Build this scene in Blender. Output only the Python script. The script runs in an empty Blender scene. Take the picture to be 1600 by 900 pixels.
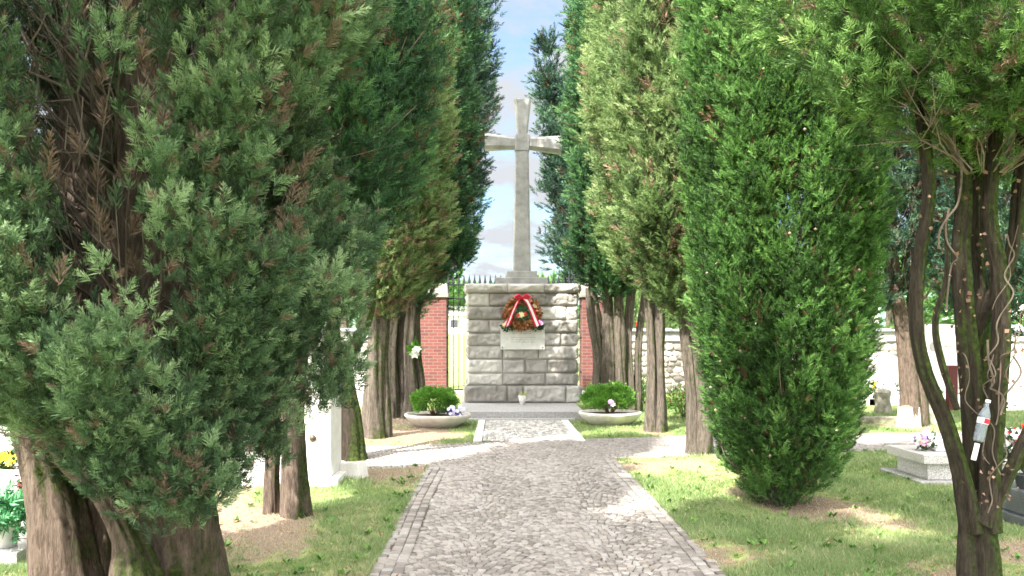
import bpy, math, random
import numpy as np
from mathutils import Vector
R = math.radians
SC = bpy.context.scene
COL = SC.collection

# ------------------------------------------------------------------ camera, sky, sun, exposure
H_EYE, FPX, PX, PY = 1.6, 1350.0, 780.0, 529.0
cam_d = bpy.data.cameras.new('camera')
cam = bpy.data.objects.new('camera', cam_d); COL.objects.link(cam)
cam.location = (0, 0, H_EYE); cam.rotation_euler = (R(90), 0, 0)
cam_d.sensor_width = 36; cam_d.lens = FPX / 1600 * 36
cam_d.shift_x = (800 - PX) / 1600; cam_d.shift_y = (PY - 450) / 1600
cam_d.clip_start = 0.05; cam_d.clip_end = 3000
cam_d.dof.use_dof = True; cam_d.dof.focus_distance = 6.5; cam_d.dof.aperture_fstop = 4.0
SC.camera = cam

SUN_EL, SUN_AZ = 52.0, 216.5          # azimuth of the sun clockwise from +Y
az, el = R(SUN_AZ), R(SUN_EL)
sun_from = Vector((math.sin(az) * math.cos(el), math.cos(az) * math.cos(el), math.sin(el)))
sd = bpy.data.lights.new('sun', 'SUN'); sd.energy = 4.0; sd.angle = R(0.53); sd.color = (1, 0.95, 0.86)
so = bpy.data.objects.new('sun', sd); COL.objects.link(so)
so.rotation_euler = (-sun_from).to_track_quat('-Z', 'Y').to_euler()

W = bpy.data.worlds.new('World'); SC.world = W; W.use_nodes = True
nt = W.node_tree; nt.nodes.clear()
def wn(t, **k):
    n = nt.nodes.new(t)
    for a, b in k.items(): setattr(n, a, b)
    return n
w_out = wn('ShaderNodeOutputWorld'); w_bg = wn('ShaderNodeBackground'); w_bg.inputs[1].default_value = 0.15
sky = wn('ShaderNodeTexSky', sky_type='NISHITA', sun_disc=False, sun_elevation=el, sun_rotation=az,
         air_density=1.0, dust_density=0.4, ozone_density=1.0)
tc = wn('ShaderNodeTexCoord'); sep = wn('ShaderNodeSeparateXYZ'); nt.links.new(tc.outputs['Generated'], sep.inputs[0])
den = wn('ShaderNodeMath', operation='ADD'); nt.links.new(sep.outputs[2], den.inputs[0]); den.inputs[1].default_value = 0.22
mx = wn('ShaderNodeMath', operation='MAXIMUM'); nt.links.new(den.outputs[0], mx.inputs[0]); mx.inputs[1].default_value = 0.05
dx = wn('ShaderNodeMath', operation='DIVIDE'); nt.links.new(sep.outputs[0], dx.inputs[0]); nt.links.new(mx.outputs[0], dx.inputs[1])
dy = wn('ShaderNodeMath', operation='DIVIDE'); nt.links.new(sep.outputs[1], dy.inputs[0]); nt.links.new(mx.outputs[0], dy.inputs[1])
cmb = wn('ShaderNodeCombineXYZ'); nt.links.new(dx.outputs[0], cmb.inputs[0]); nt.links.new(dy.outputs[0], cmb.inputs[1])
nz = wn('ShaderNodeTexNoise'); nz.inputs['Scale'].default_value = 3.2; nz.inputs['Detail'].default_value = 7; nz.inputs['Roughness'].default_value = .6
nt.links.new(cmb.outputs[0], nz.inputs['Vector'])
cr = wn('ShaderNodeValToRGB'); cr.color_ramp.elements[0].position = .33; cr.color_ramp.elements[1].position = .56
cr.color_ramp.elements[0].color = (.06, .06, .06, 1); cr.color_ramp.elements[1].color = (1, 1, 1, 1)
nt.links.new(nz.outputs[0], cr.inputs[0])
mixc = wn('ShaderNodeMix', data_type='RGBA'); nt.links.new(cr.outputs[0], mixc.inputs[0])
skd = wn('ShaderNodeVectorMath', operation='MULTIPLY'); nt.links.new(sky.outputs[0], skd.inputs[0]); skd.inputs[1].default_value = (.36, .43, .48)
nt.links.new(skd.outputs[0], mixc.inputs[6])
# clouds are brightest round the sun
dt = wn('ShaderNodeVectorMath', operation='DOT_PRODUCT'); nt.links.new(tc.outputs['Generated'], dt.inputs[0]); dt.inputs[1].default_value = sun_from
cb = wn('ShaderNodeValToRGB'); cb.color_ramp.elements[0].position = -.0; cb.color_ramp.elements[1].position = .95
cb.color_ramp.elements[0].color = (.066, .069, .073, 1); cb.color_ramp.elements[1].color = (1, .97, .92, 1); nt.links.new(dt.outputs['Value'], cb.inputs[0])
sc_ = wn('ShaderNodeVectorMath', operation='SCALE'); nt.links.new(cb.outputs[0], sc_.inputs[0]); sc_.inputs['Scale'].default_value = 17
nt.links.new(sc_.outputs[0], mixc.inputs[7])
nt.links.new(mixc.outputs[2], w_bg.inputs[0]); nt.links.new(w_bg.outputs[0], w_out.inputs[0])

SC.render.engine = 'CYCLES'
SC.view_settings.view_transform = 'Standard'; SC.view_settings.look = 'None'
SC.view_settings.exposure = 2.22; SC.view_settings.gamma = 1.0
SC.cycles.max_bounces = 5; SC.cycles.diffuse_bounces = 3; SC.cycles.transmission_bounces = 3; SC.cycles.glossy_bounces = 2
SC.cycles.transparent_max_bounces = 4; SC.cycles.caustics_reflective = False; SC.cycles.caustics_refractive = False
SC.cycles.use_denoising = True

def G(px, py):                        # ground point seen at a photo position
    D = H_EYE * FPX / (py - PY); return ((px - PX) * D / FPX, D)
def P(px, py, D):
    return ((px - PX) * D / FPX, D, H_EYE - (py - PY) * D / FPX)

# ------------------------------------------------------------------ materials
def s2l(c): return tuple(((v + .055) / 1.055) ** 2.4 if v > .04045 else v / 12.92 for v in c)
def mat(name, col, rough=.8, metal=0.0, var=0.15, scale=8.0, bump=0.0, bscale=60.0, col2=None, stretch=(1, 1, 1), spec=.3, c2lo=.35, c2hi=.65):
    m = bpy.data.materials.new(name); m.use_nodes = True; t = m.node_tree; b = t.nodes['Principled BSDF']
    b.inputs['Roughness'].default_value = rough; b.inputs['Metallic'].default_value = metal
    b.inputs['Specular IOR Level'].default_value = spec
    co = t.nodes.new('ShaderNodeTexCoord'); mp = t.nodes.new('ShaderNodeMapping'); mp.inputs['Scale'].default_value = stretch
    t.links.new(co.outputs['Object'], mp.inputs[0])
    n = t.nodes.new('ShaderNodeTexNoise'); n.inputs['Scale'].default_value = scale; n.inputs['Detail'].default_value = 8
    n.inputs['Roughness'].default_value = .65
    t.links.new(mp.outputs[0], n.inputs['Vector'])
    r = t.nodes.new('ShaderNodeValToRGB'); r.color_ramp.elements[0].position = c2lo; r.color_ramp.elements[1].position = c2hi
    c2 = col2 if col2 else tuple(min(1, v * (1 + var)) for v in col)
    c1 = col if col2 else tuple(v * (1 - var) for v in col)
    r.color_ramp.elements[0].color = (*c1, 1); r.color_ramp.elements[1].color = (*c2, 1)
    t.links.new(n.outputs[0], r.inputs[0]); t.links.new(r.outputs[0], b.inputs['Base Color'])
    if bump:
        n2 = t.nodes.new('ShaderNodeTexNoise'); n2.inputs['Scale'].default_value = bscale; n2.inputs['Detail'].default_value = 6
        t.links.new(mp.outputs[0], n2.inputs['Vector'])
        bp = t.nodes.new('ShaderNodeBump'); bp.inputs['Strength'].default_value = min(1, bump); bp.inputs['Distance'].default_value = .02
        t.links.new(n2.outputs[0], bp.inputs['Height']); t.links.new(bp.outputs[0], b.inputs['Normal'])
    return m

def ramp_mat(name, stops, attr='tint', rough=.7, transl=0.0, bump=0.0, bscale=80, spec=.3, noise=0.0):
    """colour by a per-face value that belongs to each leaf, blade or stone"""
    m = bpy.data.materials.new(name); m.use_nodes = True; t = m.node_tree; b = t.nodes['Principled BSDF']
    b.inputs['Roughness'].default_value = rough; b.inputs['Specular IOR Level'].default_value = spec
    a = t.nodes.new('ShaderNodeAttribute'); a.attribute_name = attr
    r = t.nodes.new('ShaderNodeValToRGB')
    e = r.color_ramp.elements
    while len(e) < len(stops): e.new(.5)
    for i, (p, c) in enumerate(stops): e[i].position = p; e[i].color = (*c, 1)
    src = a.outputs['Fac']
    if noise:
        co = t.nodes.new('ShaderNodeTexCoord'); n = t.nodes.new('ShaderNodeTexNoise'); n.inputs['Scale'].default_value = 1.3; n.inputs['Detail'].default_value = 5
        t.links.new(co.outputs['Object'], n.inputs['Vector'])
        ma = t.nodes.new('ShaderNodeMath'); ma.operation = 'MULTIPLY_ADD'; ma.inputs[1].default_value = noise; ma.inputs[2].default_value = -noise / 2
        t.links.new(n.outputs[0], ma.inputs[0])
        ad = t.nodes.new('ShaderNodeMath'); ad.operation = 'ADD'; t.links.new(src, ad.inputs[0]); t.links.new(ma.outputs[0], ad.inputs[1]); src = ad.outputs[0]
    t.links.new(src, r.inputs[0]); t.links.new(r.outputs[0], b.inputs['Base Color'])
    if bump:
        co = t.nodes.new('ShaderNodeTexCoord'); n2 = t.nodes.new('ShaderNodeTexNoise'); n2.inputs['Scale'].default_value = bscale; n2.inputs['Detail'].default_value = 5
        t.links.new(co.outputs['Object'], n2.inputs['Vector'])
        bp = t.nodes.new('ShaderNodeBump'); bp.inputs['Strength'].default_value = bump; bp.inputs['Distance'].default_value = .01
        t.links.new(n2.outputs[0], bp.inputs['Height']); t.links.new(bp.outputs[0], b.inputs['Normal'])
    if transl:
        tr = t.nodes.new('ShaderNodeBsdfTranslucent'); t.links.new(r.outputs[0], tr.inputs[0])
        ms = t.nodes.new('ShaderNodeMixShader'); ms.inputs[0].default_value = transl
        t.links.new(b.outputs[0], ms.inputs[1]); t.links.new(tr.outputs[0], ms.inputs[2])
        t.links.new(ms.outputs[0], t.nodes['Material Output'].inputs[0])
    return m

def bark_mat(name, c_dark, c_light, moss=.4, scale=5.0):
    m = bpy.data.materials.new(name); m.use_nodes = True; t = m.node_tree; b = t.nodes['Principled BSDF']
    b.inputs['Roughness'].default_value = .9; b.inputs['Specular IOR Level'].default_value = .15
    co = t.nodes.new('ShaderNodeTexCoord')
    mp = t.nodes.new('ShaderNodeMapping'); mp.inputs['Scale'].default_value = (1, 1, .17); t.links.new(co.outputs['Object'], mp.inputs[0])
    n = t.nodes.new('ShaderNodeTexNoise'); n.inputs['Scale'].default_value = scale * 7.5; n.inputs['Detail'].default_value = 10; n.inputs['Roughness'].default_value = .8
    n.inputs['Distortion'].default_value = .6
    t.links.new(mp.outputs[0], n.inputs['Vector'])
    r = t.nodes.new('ShaderNodeValToRGB'); r.color_ramp.elements[0].position = .36; r.color_ramp.elements[1].position = .64
    r.color_ramp.elements[0].color = (*c_dark, 1); r.color_ramp.elements[1].color = (*c_light, 1); t.links.new(n.outputs[0], r.inputs[0])
    ek = r.color_ramp.elements.new(.42); ek.color = (*[(a + b2) * .30 for a, b2 in zip(c_dark, c_light)], 1)
    nb = t.nodes.new('ShaderNodeTexNoise'); nb.inputs['Scale'].default_value = 2.2; nb.inputs['Detail'].default_value = 6; nb.inputs['Roughness'].default_value = .7
    t.links.new(co.outputs['Object'], nb.inputs['Vector'])
    # moss keeps to the side turned away from the sun
    ge = t.nodes.new('ShaderNodeNewGeometry'); dp = t.nodes.new('ShaderNodeVectorMath'); dp.operation = 'DOT_PRODUCT'
    t.links.new(ge.outputs['Normal'], dp.inputs[0]); dp.inputs[1].default_value = (.85, -.1, .2)
    s1 = t.nodes.new('ShaderNodeMath'); s1.operation = 'MULTIPLY_ADD'; t.links.new(dp.outputs['Value'], s1.inputs[0]); s1.inputs[1].default_value = .22; s1.inputs[2].default_value = moss - .5
    s2 = t.nodes.new('ShaderNodeMath'); s2.operation = 'ADD'; t.links.new(nb.outputs[0], s2.inputs[0]); t.links.new(s1.outputs[0], s2.inputs[1])
    rm = t.nodes.new('ShaderNodeValToRGB'); rm.color_ramp.elements[0].position = .5; rm.color_ramp.elements[1].position = .66; t.links.new(s2.outputs[0], rm.inputs[0])
    n3 = t.nodes.new('ShaderNodeTexNoise'); n3.inputs['Scale'].default_value = 30; n3.inputs['Detail'].default_value = 5; t.links.new(co.outputs['Object'], n3.inputs['Vector'])
    rg = t.nodes.new('ShaderNodeValToRGB'); rg.color_ramp.elements[0].position = .35; rg.color_ramp.elements[1].position = .7
    rg.color_ramp.elements[0].color = (.025, .036, .012, 1); rg.color_ramp.elements[1].color = (.085, .12, .028, 1); t.links.new(n3.outputs[0], rg.inputs[0])
    mx = t.nodes.new('ShaderNodeMix'); mx.data_type = 'RGBA'; t.links.new(rm.outputs[0], mx.inputs[0]); t.links.new(r.outputs[0], mx.inputs[6]); t.links.new(rg.outputs[0], mx.inputs[7])
    t.links.new(mx.outputs[2], b.inputs['Base Color'])
    bp = t.nodes.new('ShaderNodeBump'); bp.inputs['Strength'].default_value = 1.0; bp.inputs['Distance'].default_value = .045
    t.links.new(n.outputs[0], bp.inputs['Height']); t.links.new(bp.outputs[0], b.inputs['Normal'])
    return m

# ------------------------------------------------------------------ object helpers
def tag(o, label=None, cat=None, group=None, kind=None):
    if label: o['label'] = label
    if cat: o['category'] = cat
    if group: o['group'] = group
    if kind: o['kind'] = kind
    return o
def thing(name, label, cat, loc=(0, 0, 0), group=None, rz=0):
    o = bpy.data.objects.new(name, None); COL.objects.link(o); o.location = loc; o.rotation_euler = (0, 0, rz)
    o.empty_display_size = .2
    return tag(o, label, cat, group)
def npmesh(name, V, F, m, parent=None, tint=None, smooth=False):
    V = np.asarray(V, np.float32).reshape(-1, 3); F = np.asarray(F, np.int32); k = F.shape[1]
    me = bpy.data.meshes.new(name)
    me.vertices.add(len(V)); me.vertices.foreach_set('co', V.ravel())
    me.loops.add(F.size); me.loops.foreach_set('vertex_index', F.ravel())
    me.polygons.add(len(F)); me.polygons.foreach_set('loop_start', np.arange(0, F.size, k, dtype=np.int32))
    me.polygons.foreach_set('loop_total', np.full(len(F), k, np.int32))
    if smooth: me.polygons.foreach_set('use_smooth', np.ones(len(F), bool))
    if tint is not None:
        a = me.attributes.new('tint', 'FLOAT', 'FACE'); a.data.foreach_set('value', np.asarray(tint, np.float32))
    me.update(calc_edges=True)
    o = bpy.data.objects.new(name, me); COL.objects.link(o); me.materials.append(m)
    if parent: o.parent = parent
    return o
class MB:
    def __init__(s): s.v = []; s.f = []
    def add(s, vs, fs):
        k = len(s.v); s.v += [tuple(v) for v in vs]; s.f += [tuple(i + k for i in f) for f in fs]; return s
    def box(s, x0, x1, y0, y1, z0, z1):
        return s.add([(x0, y0, z0), (x1, y0, z0), (x1, y1, z0), (x0, y1, z0), (x0, y0, z1), (x1, y0, z1), (x1, y1, z1), (x0, y1, z1)],
                     [(0, 3, 2, 1), (4, 5, 6, 7), (0, 1, 5, 4), (1, 2, 6, 5), (2, 3, 7, 6), (3, 0, 4, 7)])
    def frustum(s, c0, h0, c1, h1):   # rect (half x, half y) at c0 to rect at c1
        vs = [(c0[0] + a * h0[0], c0[1] + b * h0[1], c0[2]) for a, b in ((-1, -1), (1, -1), (1, 1), (-1, 1))] + \
             [(c1[0] + a * h1[0], c1[1] + b * h1[1], c1[2]) for a, b in ((-1, -1), (1, -1), (1, 1), (-1, 1))]
        return s.add(vs, [(0, 3, 2, 1), (4, 5, 6, 7), (0, 1, 5, 4), (1, 2, 6, 5), (2, 3, 7, 6), (3, 0, 4, 7)])
    def lathe(s, prof, n=32, c=(0, 0), ry=1.0):
        k = len(prof); vs = []
        for i in range(n):
            a = 2 * math.pi * i / n
            vs += [(c[0] + r * math.cos(a), c[1] + r * math.sin(a) * ry, z) for r, z in prof]
        fs = [(i * k + j, ((i + 1) % n) * k + j, ((i + 1) % n) * k + j + 1, i * k + j + 1) for i in range(n) for j in range(k - 1)]
        fs.append(tuple(i * k for i in range(n))[::-1]); fs.append(tuple(i * k + k - 1 for i in range(n)))
        return s.add(vs, fs)
    def tube(s, pts, rad, n=8):
        pts = [Vector(p) for p in pts]; m = len(pts)
        if not hasattr(rad, '__len__'): rad = [rad] * m
        vs = []
        for i, p in enumerate(pts):
            d = (pts[min(i + 1, m - 1)] - pts[max(i - 1, 0)]).normalized()
            a = d.cross(Vector((0, 1, 0)) if abs(d.y) < .8 else Vector((1, 0, 0))).normalized(); b = d.cross(a)
            vs += [p + rad[i] * (math.cos(2 * math.pi * j / n) * a + math.sin(2 * math.pi * j / n) * b) for j in range(n)]
        fs = [(i * n + j, i * n + (j + 1) % n, (i + 1) * n + (j + 1) % n, (i + 1) * n + j) for i in range(m - 1) for j in range(n)]
        fs.append(tuple(range(n))[::-1]); fs.append(tuple((m - 1) * n + j for j in range(n)))
        return s.add(vs, fs)
    def build(s, name, m, parent=None, bevel=0, smooth=False):
        me = bpy.data.meshes.new(name); me.from_pydata(s.v, [], s.f); me.update()
        if smooth:
            for p in me.polygons: p.use_smooth = True
        me.materials.append(m)
        o = bpy.data.objects.new(name, me); COL.objects.link(o)
        if parent: o.parent = parent
        if bevel:
            b = o.modifiers.new('bevel', 'BEVEL'); b.width = bevel; b.segments = 2; b.limit_method = 'ANGLE'; b.angle_limit = R(40)
        return o

def sn(x, y, z, seed=0):              # cheap smooth noise, about -1..1
    s = seed * 1.7
    return (np.sin(x * 1.9 + y * 1.3 + 1.1 * z + s) + np.sin(-x * 1.1 + y * 2.3 + .7 * z + 2.1 + s * 1.3) +
            np.sin(x * .7 - y * 1.2 + 2.6 * z + 4.2 + s * .6) + np.sin(x * 3.1 + y * .4 - 1.7 * z + .5 + s * 2.2)) / 3.0

# ------------------------------------------------------------------ trees
def catmull(pts, rad, step):
    pts = np.array(pts, float); rad = np.array(rad, float); n = len(pts)
    P_, R_ = [], []
    for i in range(n - 1):
        p0, p1, p2, p3 = pts[max(i - 1, 0)], pts[i], pts[i + 1], pts[min(i + 2, n - 1)]
        k = max(2, int(np.linalg.norm(p2 - p1) / step))
        for j in range(k):
            t = j / k
            P_.append(.5 * ((2 * p1) + (p2 - p0) * t + (2 * p0 - 5 * p1 + 4 * p2 - p3) * t * t + (-p0 + 3 * p1 - 3 * p2 + p3) * t ** 3))
            R_.append(rad[i] * (1 - t) + rad[i + 1] * t)
    P_.append(pts[-1]); R_.append(rad[-1])
    return np.array(P_), np.array(R_)
def stems_mesh(name, stems, m, parent, seed, segs=36, step=.06, flute=.13):
    """one trunk grown from several fluted stems"""
    VV, FF = [], []; base = 0
    for si, (pts, rad) in enumerate(stems):
        C, r = catmull(pts, rad, step); n = len(C)
        d = np.gradient(C, axis=0); d /= np.linalg.norm(d, axis=1)[:, None]
        ref = np.tile(np.array([0, 1.0, 0]), (n, 1)); a = np.cross(d, ref); a /= np.linalg.norm(a, axis=1)[:, None]; b = np.cross(d, a)
        th = np.linspace(0, 2 * np.pi, segs, endpoint=False)[None, :]; zz = (np.arange(n) * step)[:, None]
        s = seed + si * 3.3
        f = (np.sin(3 * th + 1.3 * np.sin(zz * 1.6 + s) + s) * .9 + np.sin(5 * th - 1.1 * zz + s * 2) * .55 +
             np.sin(9 * th + 2.2 * np.sin(zz * 2.3 + s) + s) * .38 + np.sin(14 * th + 3 * np.sin(zz * 1.1) + s) * .22 +
             np.sin(zz * 5 + 2 * np.sin(2 * th + s)) * .2)
        rng = np.random.default_rng(int(seed * 10) + si)
        f = f + rng.normal(0, .10, f.shape)
        rr = r[:, None] * (1 + flute * f)
        V = C[:, None, :] + rr[..., None] * (np.cos(th)[..., None] * a[:, None, :] + np.sin(th)[..., None] * b[:, None, :])
        VV.append(V.reshape(-1, 3))
        i = np.arange(n - 1)[:, None] * segs; j = np.arange(segs)[None, :]; j2 = (j + 1) % segs
        FF.append(np.stack([i + j, i + j2, i + segs + j2, i + segs + j], -1).reshape(-1, 4) + base)
        base += n * segs
    return npmesh(name, np.concatenate(VV), np.concatenate(FF), m, parent, smooth=True)

def spray_template(rng, nb, wid, diamond, droop=0.0):
    """a feathery cypress sprig, unit length along +Z"""
    V = []; T = []
    for i in range(nb):
        t = (i + rng.random()) / nb
        az_ = i * 2.39996 + rng.normal(0, .4)
        e = R(rng.uniform(22, 58)) * (1.15 - .5 * t)
        L = (.42 * (1.05 - t) + .13) * rng.uniform(.7, 1.2)
        p = np.array([0, 0, t * .86]) + rng.normal(0, .02, 3)
        d = np.array([math.cos(az_) * math.sin(e), math.sin(az_) * math.sin(e), math.cos(e)])
        side = np.cross(d, rng.normal(0, 1, 3)); side /= np.linalg.norm(side)
        w = wid * rng.uniform(.7, 1.3)
        if diamond:
            mid = p + d * L * .45; V += [p, mid + side * w, p + d * L, mid - side * w]
        else:
            V += [p - side * w * .8, p + side * w * .8, p + d * L]
        T.append(t)
    return np.array(V), np.array(T)

def frames(D_, rng):
    D_ = D_ / np.linalg.norm(D_, axis=1)[:, None]
    rv = rng.normal(0, 1, D_.shape); a = np.cross(D_, rv); a /= np.linalg.norm(a, axis=1)[:, None]
    b = np.cross(D_, a); return np.stack([a, b, D_], -1)     # columns
def place_sprays(name, Pt, Dr, Sz, Tn, m, parent, rng, nb=30, wid=.05, diamond=False, K=6, sub=None):
    k = 4 if diamond else 3
    VV, TT = [], []
    grp = rng.integers(0, K, len(Pt))
    for g in range(K):
        s = grp == g
        if not s.any(): continue
        tv, tt = spray_template(rng, nb, wid, diamond)
        Fm = frames(Dr[s], rng)
        V = np.einsum('nij,vj->nvi', Fm, tv) * Sz[s][:, None, None] + Pt[s][:, None, :]
        VV.append(V.reshape(-1, 3).astype(np.float32))
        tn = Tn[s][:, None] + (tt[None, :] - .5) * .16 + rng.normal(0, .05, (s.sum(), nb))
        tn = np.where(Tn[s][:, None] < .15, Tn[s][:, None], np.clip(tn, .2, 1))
        TT.append(tn.ravel())
    V = np.concatenate(VV); T = np.concatenate(TT)
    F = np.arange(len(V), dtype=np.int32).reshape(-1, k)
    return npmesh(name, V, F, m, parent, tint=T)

def crown(parent, cx, cy, prof, m, seed, plumes=900, tuft=.17, nt_=14, nb=28, wid=.045, diamond=False, out=.45,
          plen=.6, prad=.13, gap=-.9, zvis=99, dead=.04, lean=(0, 0), rough=.16, lobes=(), inner=.25, pale=0.0, name='crown', gap_fn=None, droop=0.0, dead_fn=None, solid_back=False):
    """foliage of many small sprays gathered in upright plumes over an uneven surface; object-space = thing at (cx,cy,0)"""
    rng = np.random.default_rng(seed)
    z = np.array([p[0] for p in prof]); r = np.array([p[1] for p in prof])
    ox = np.array([p[2] if len(p) > 2 else 0 for p in prof]); oy = np.array([p[3] if len(p) > 3 else 0 for p in prof])
    zs = np.linspace(z[0], z[-1], 300); rs = np.interp(zs, z, r)
    pdf = (rs + .12) * np.where(zs > zvis, .28, 1.0); cdf = np.cumsum(pdf); cdf /= cdf[-1]
    Zp = np.interp(rng.random(plumes), cdf, zs); th = rng.uniform(0, 2 * np.pi, plumes)
    facing = -np.sin(th) * cy - np.cos(th) * cx        # > 0 turned to the path's near end
    facing /= math.hypot(cx, cy) + .01
    keep = (facing > -.35) | (rng.random(plumes) < (1 if solid_back else .5))
    Zp, th = Zp[keep], th[keep]
    if solid_back:
        fc_ = -np.sin(th) * cy - np.cos(th) * cx; fc_ = fc_ / (math.hypot(cx, cy) + .01)
    if gap > -.9 or gap_fn is not None:
        g = sn(np.cos(th) * 2.2 + seed, np.sin(th) * 2.2, Zp * 1.5, seed)
        k = g > gap
        if gap_fn is not None: k &= gap_fn(np.cos(th), np.sin(th), Zp, rng)
        if solid_back: k |= (fc_ < .05) | ((np.cos(th) < -.12) & (g > -.75) & (Zp > 2.0))
        Zp, th = Zp[k], th[k]
    R0 = np.interp(Zp, z, r); big = np.where(Zp > zvis, 1.9, 1.0)
    u = 1 + rough * sn(th * 2.0, Zp * 1.8, np.cos(th) * 2, seed) + .5 * rough * np.sin(th * 7 + 1.5 * np.sin(Zp + seed)) - rng.random(len(Zp)) * .22
    rad = np.stack([np.cos(th), np.sin(th), 0 * th], -1)
    base = rad * (R0 * u)[:, None]; base[:, 0] += np.interp(Zp, z, ox); base[:, 1] += np.interp(Zp, z, oy); base[:, 2] = Zp
    ax = rad * out + np.array([lean[0], lean[1], 1.0 - droop]) + rng.normal(0, .16, base.shape); ax /= np.linalg.norm(ax, axis=1)[:, None]
    ptint = np.clip(.5 + pale + .22 * rng.normal(0, 1, len(Zp)) + .18 * sn(th * 1.5, Zp, 0, seed + 3), .22, .95)
    pl = plen * rng.uniform(.6, 1.3, len(Zp)) * big; pr = prad * rng.uniform(.7, 1.3, len(Zp)) * big
    base = base - ax * (pl * .45)[:, None] - rad * (pr * .6)[:, None]
    for (lx, ly, lz, lr, lh, n) in lobes:
        q = rng.normal(0, 1, (n, 3)); q /= np.linalg.norm(q, axis=1)[:, None]
        b2 = q * np.array([lr, lr, lh]) * rng.uniform(.55, 1, (n, 1)) + np.array([lx, ly, lz])
        a2 = np.stack([q[:, 0] * .5 + lean[0], q[:, 1] * .5 + lean[1], 1 + 0 * q[:, 0] - droop * .5], -1) + rng.normal(0, .2, (n, 3)); a2 /= np.linalg.norm(a2, axis=1)[:, None]
        base = np.concatenate([base, b2 - a2 * plen * .4]); ax = np.concatenate([ax, a2])
        ptint = np.concatenate([ptint, np.clip(.5 + pale + .2 * rng.normal(0, 1, n), .22, .95)])
        pl = np.concatenate([pl, plen * rng.uniform(.5, 1, n)]); pr = np.concatenate([pr, prad * rng.uniform(.6, 1.1, n)]); big = np.concatenate([big, np.ones(n)])
    N = len(base)
    t = rng.random((N, nt_)) ** .85
    Fm = frames(ax, rng); ph = rng.uniform(0, 2 * np.pi, (N, nt_))
    rr = pr[:, None] * np.sin(np.pi * np.clip(t, .06, .97) ** .75) ** .8 * rng.uniform(.5, 1.1, (N, nt_))
    radial = np.cos(ph)[..., None] * Fm[:, None, :, 0] + np.sin(ph)[..., None] * Fm[:, None, :, 1]
    Pt = base[:, None, :] + ax[:, None, :] * (t * pl[:, None])[..., None] + radial * rr[..., None]
    Dr = ax[:, None, :] * .85 + radial * .62 + rng.normal(0, .12, Pt.shape)
    Sz = tuft * rng.uniform(.65, 1.25, (N, nt_)) * big[:, None] ** .9
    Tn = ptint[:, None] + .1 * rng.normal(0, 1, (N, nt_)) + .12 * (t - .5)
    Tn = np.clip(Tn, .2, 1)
    dd = rng.random((N, nt_)) < dead
    pd = rng.random(N) < dead * .5
    if dead_fn is not None: pd |= dead_fn(base, rng)
    dd |= pd[:, None] & (rng.random((N, nt_)) < .8)
    Tn[dd] = rng.uniform(0, .12, dd.sum())
    Pt, Dr, Sz, Tn = Pt.reshape(-1, 3), Dr.reshape(-1, 3), Sz.ravel(), Tn.ravel()
    if inner > 0:
        ni = int(len(Pt) * inner * .35)
        Zi = np.interp(rng.random(ni), cdf, zs); ti = rng.uniform(0, 2 * np.pi, ni); ri = np.interp(Zi, z, r) * rng.uniform(.35, .85, ni)
        Pi = np.stack([np.cos(ti) * ri + np.interp(Zi, z, ox), np.sin(ti) * ri + np.interp(Zi, z, oy), Zi], -1)
        Di = np.stack([np.cos(ti) * .4, np.sin(ti) * .4, 1 + 0 * ti], -1) + rng.normal(0, .3, Pi.shape)
        Pt = np.concatenate([Pt, Pi]); Dr = np.concatenate([Dr, Di]); Sz = np.concatenate([Sz, np.full(ni, tuft * 1.7)])
        Tn = np.concatenate([Tn, np.where(rng.random(ni) < .5, .05, .25)])
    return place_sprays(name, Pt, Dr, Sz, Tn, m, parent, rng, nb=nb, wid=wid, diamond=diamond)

def twigs(parent, prof, m, seed, n, r0=.012, sides=3, z0f=.0, spread=.95, name='branches', zr=None, wig=.05, forks=2):
    """bare branches rising from the trunk into the crown"""
    rng = np.random.default_rng(seed); mb = MB()
    z = [p[0] for p in prof]; r = [p[1] for p in prof]
    zlo, zhi = zr if zr else (z[0], min(z[-1], 7.5))
    for i in range(n):
        zt = rng.uniform(zlo, zhi); th = rng.uniform(0, 2 * math.pi); Rt = np.interp(zt, z, r) * rng.uniform(.55, spread)
        rise = rng.uniform(.5, 1.3) * (Rt + .3); zs_ = max(zt - rise, z[0] - .1)
        p0 = np.array([.12 * math.cos(th), .12 * math.sin(th), zs_]); p3 = np.array([Rt * math.cos(th), Rt * math.sin(th), zt])
        pts = []
        for k in range(6):
            t = k / 5; p = p0 * (1 - t) + p3 * t; p[2] = zs_ + (zt - zs_) * t ** 1.25
            pts.append(p + rng.normal(0, wig * Rt, 3) * (0 < k))
        q = rng.uniform(.6, 1.7)
        mb.tube(pts, [r0 * q * (1 - .75 * k / 5) for k in range(6)], sides)
        for f in range(forks):
            k = rng.integers(2, 5); a = pts[k]; d = (pts[k] - pts[k - 1]); d = d / (np.linalg.norm(d) + 1e-6)
            d = d + rng.normal(0, .45, 3); L = rng.uniform(.15, .45)
            mb.tube([a, a + d * L * .5 + rng.normal(0, .02, 3), a + d * L + np.array([0, 0, .08])], [r0 * q * .45, r0 * q * .35, r0 * q * .15], sides)
    return mb.build(name, m, parent)

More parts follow.
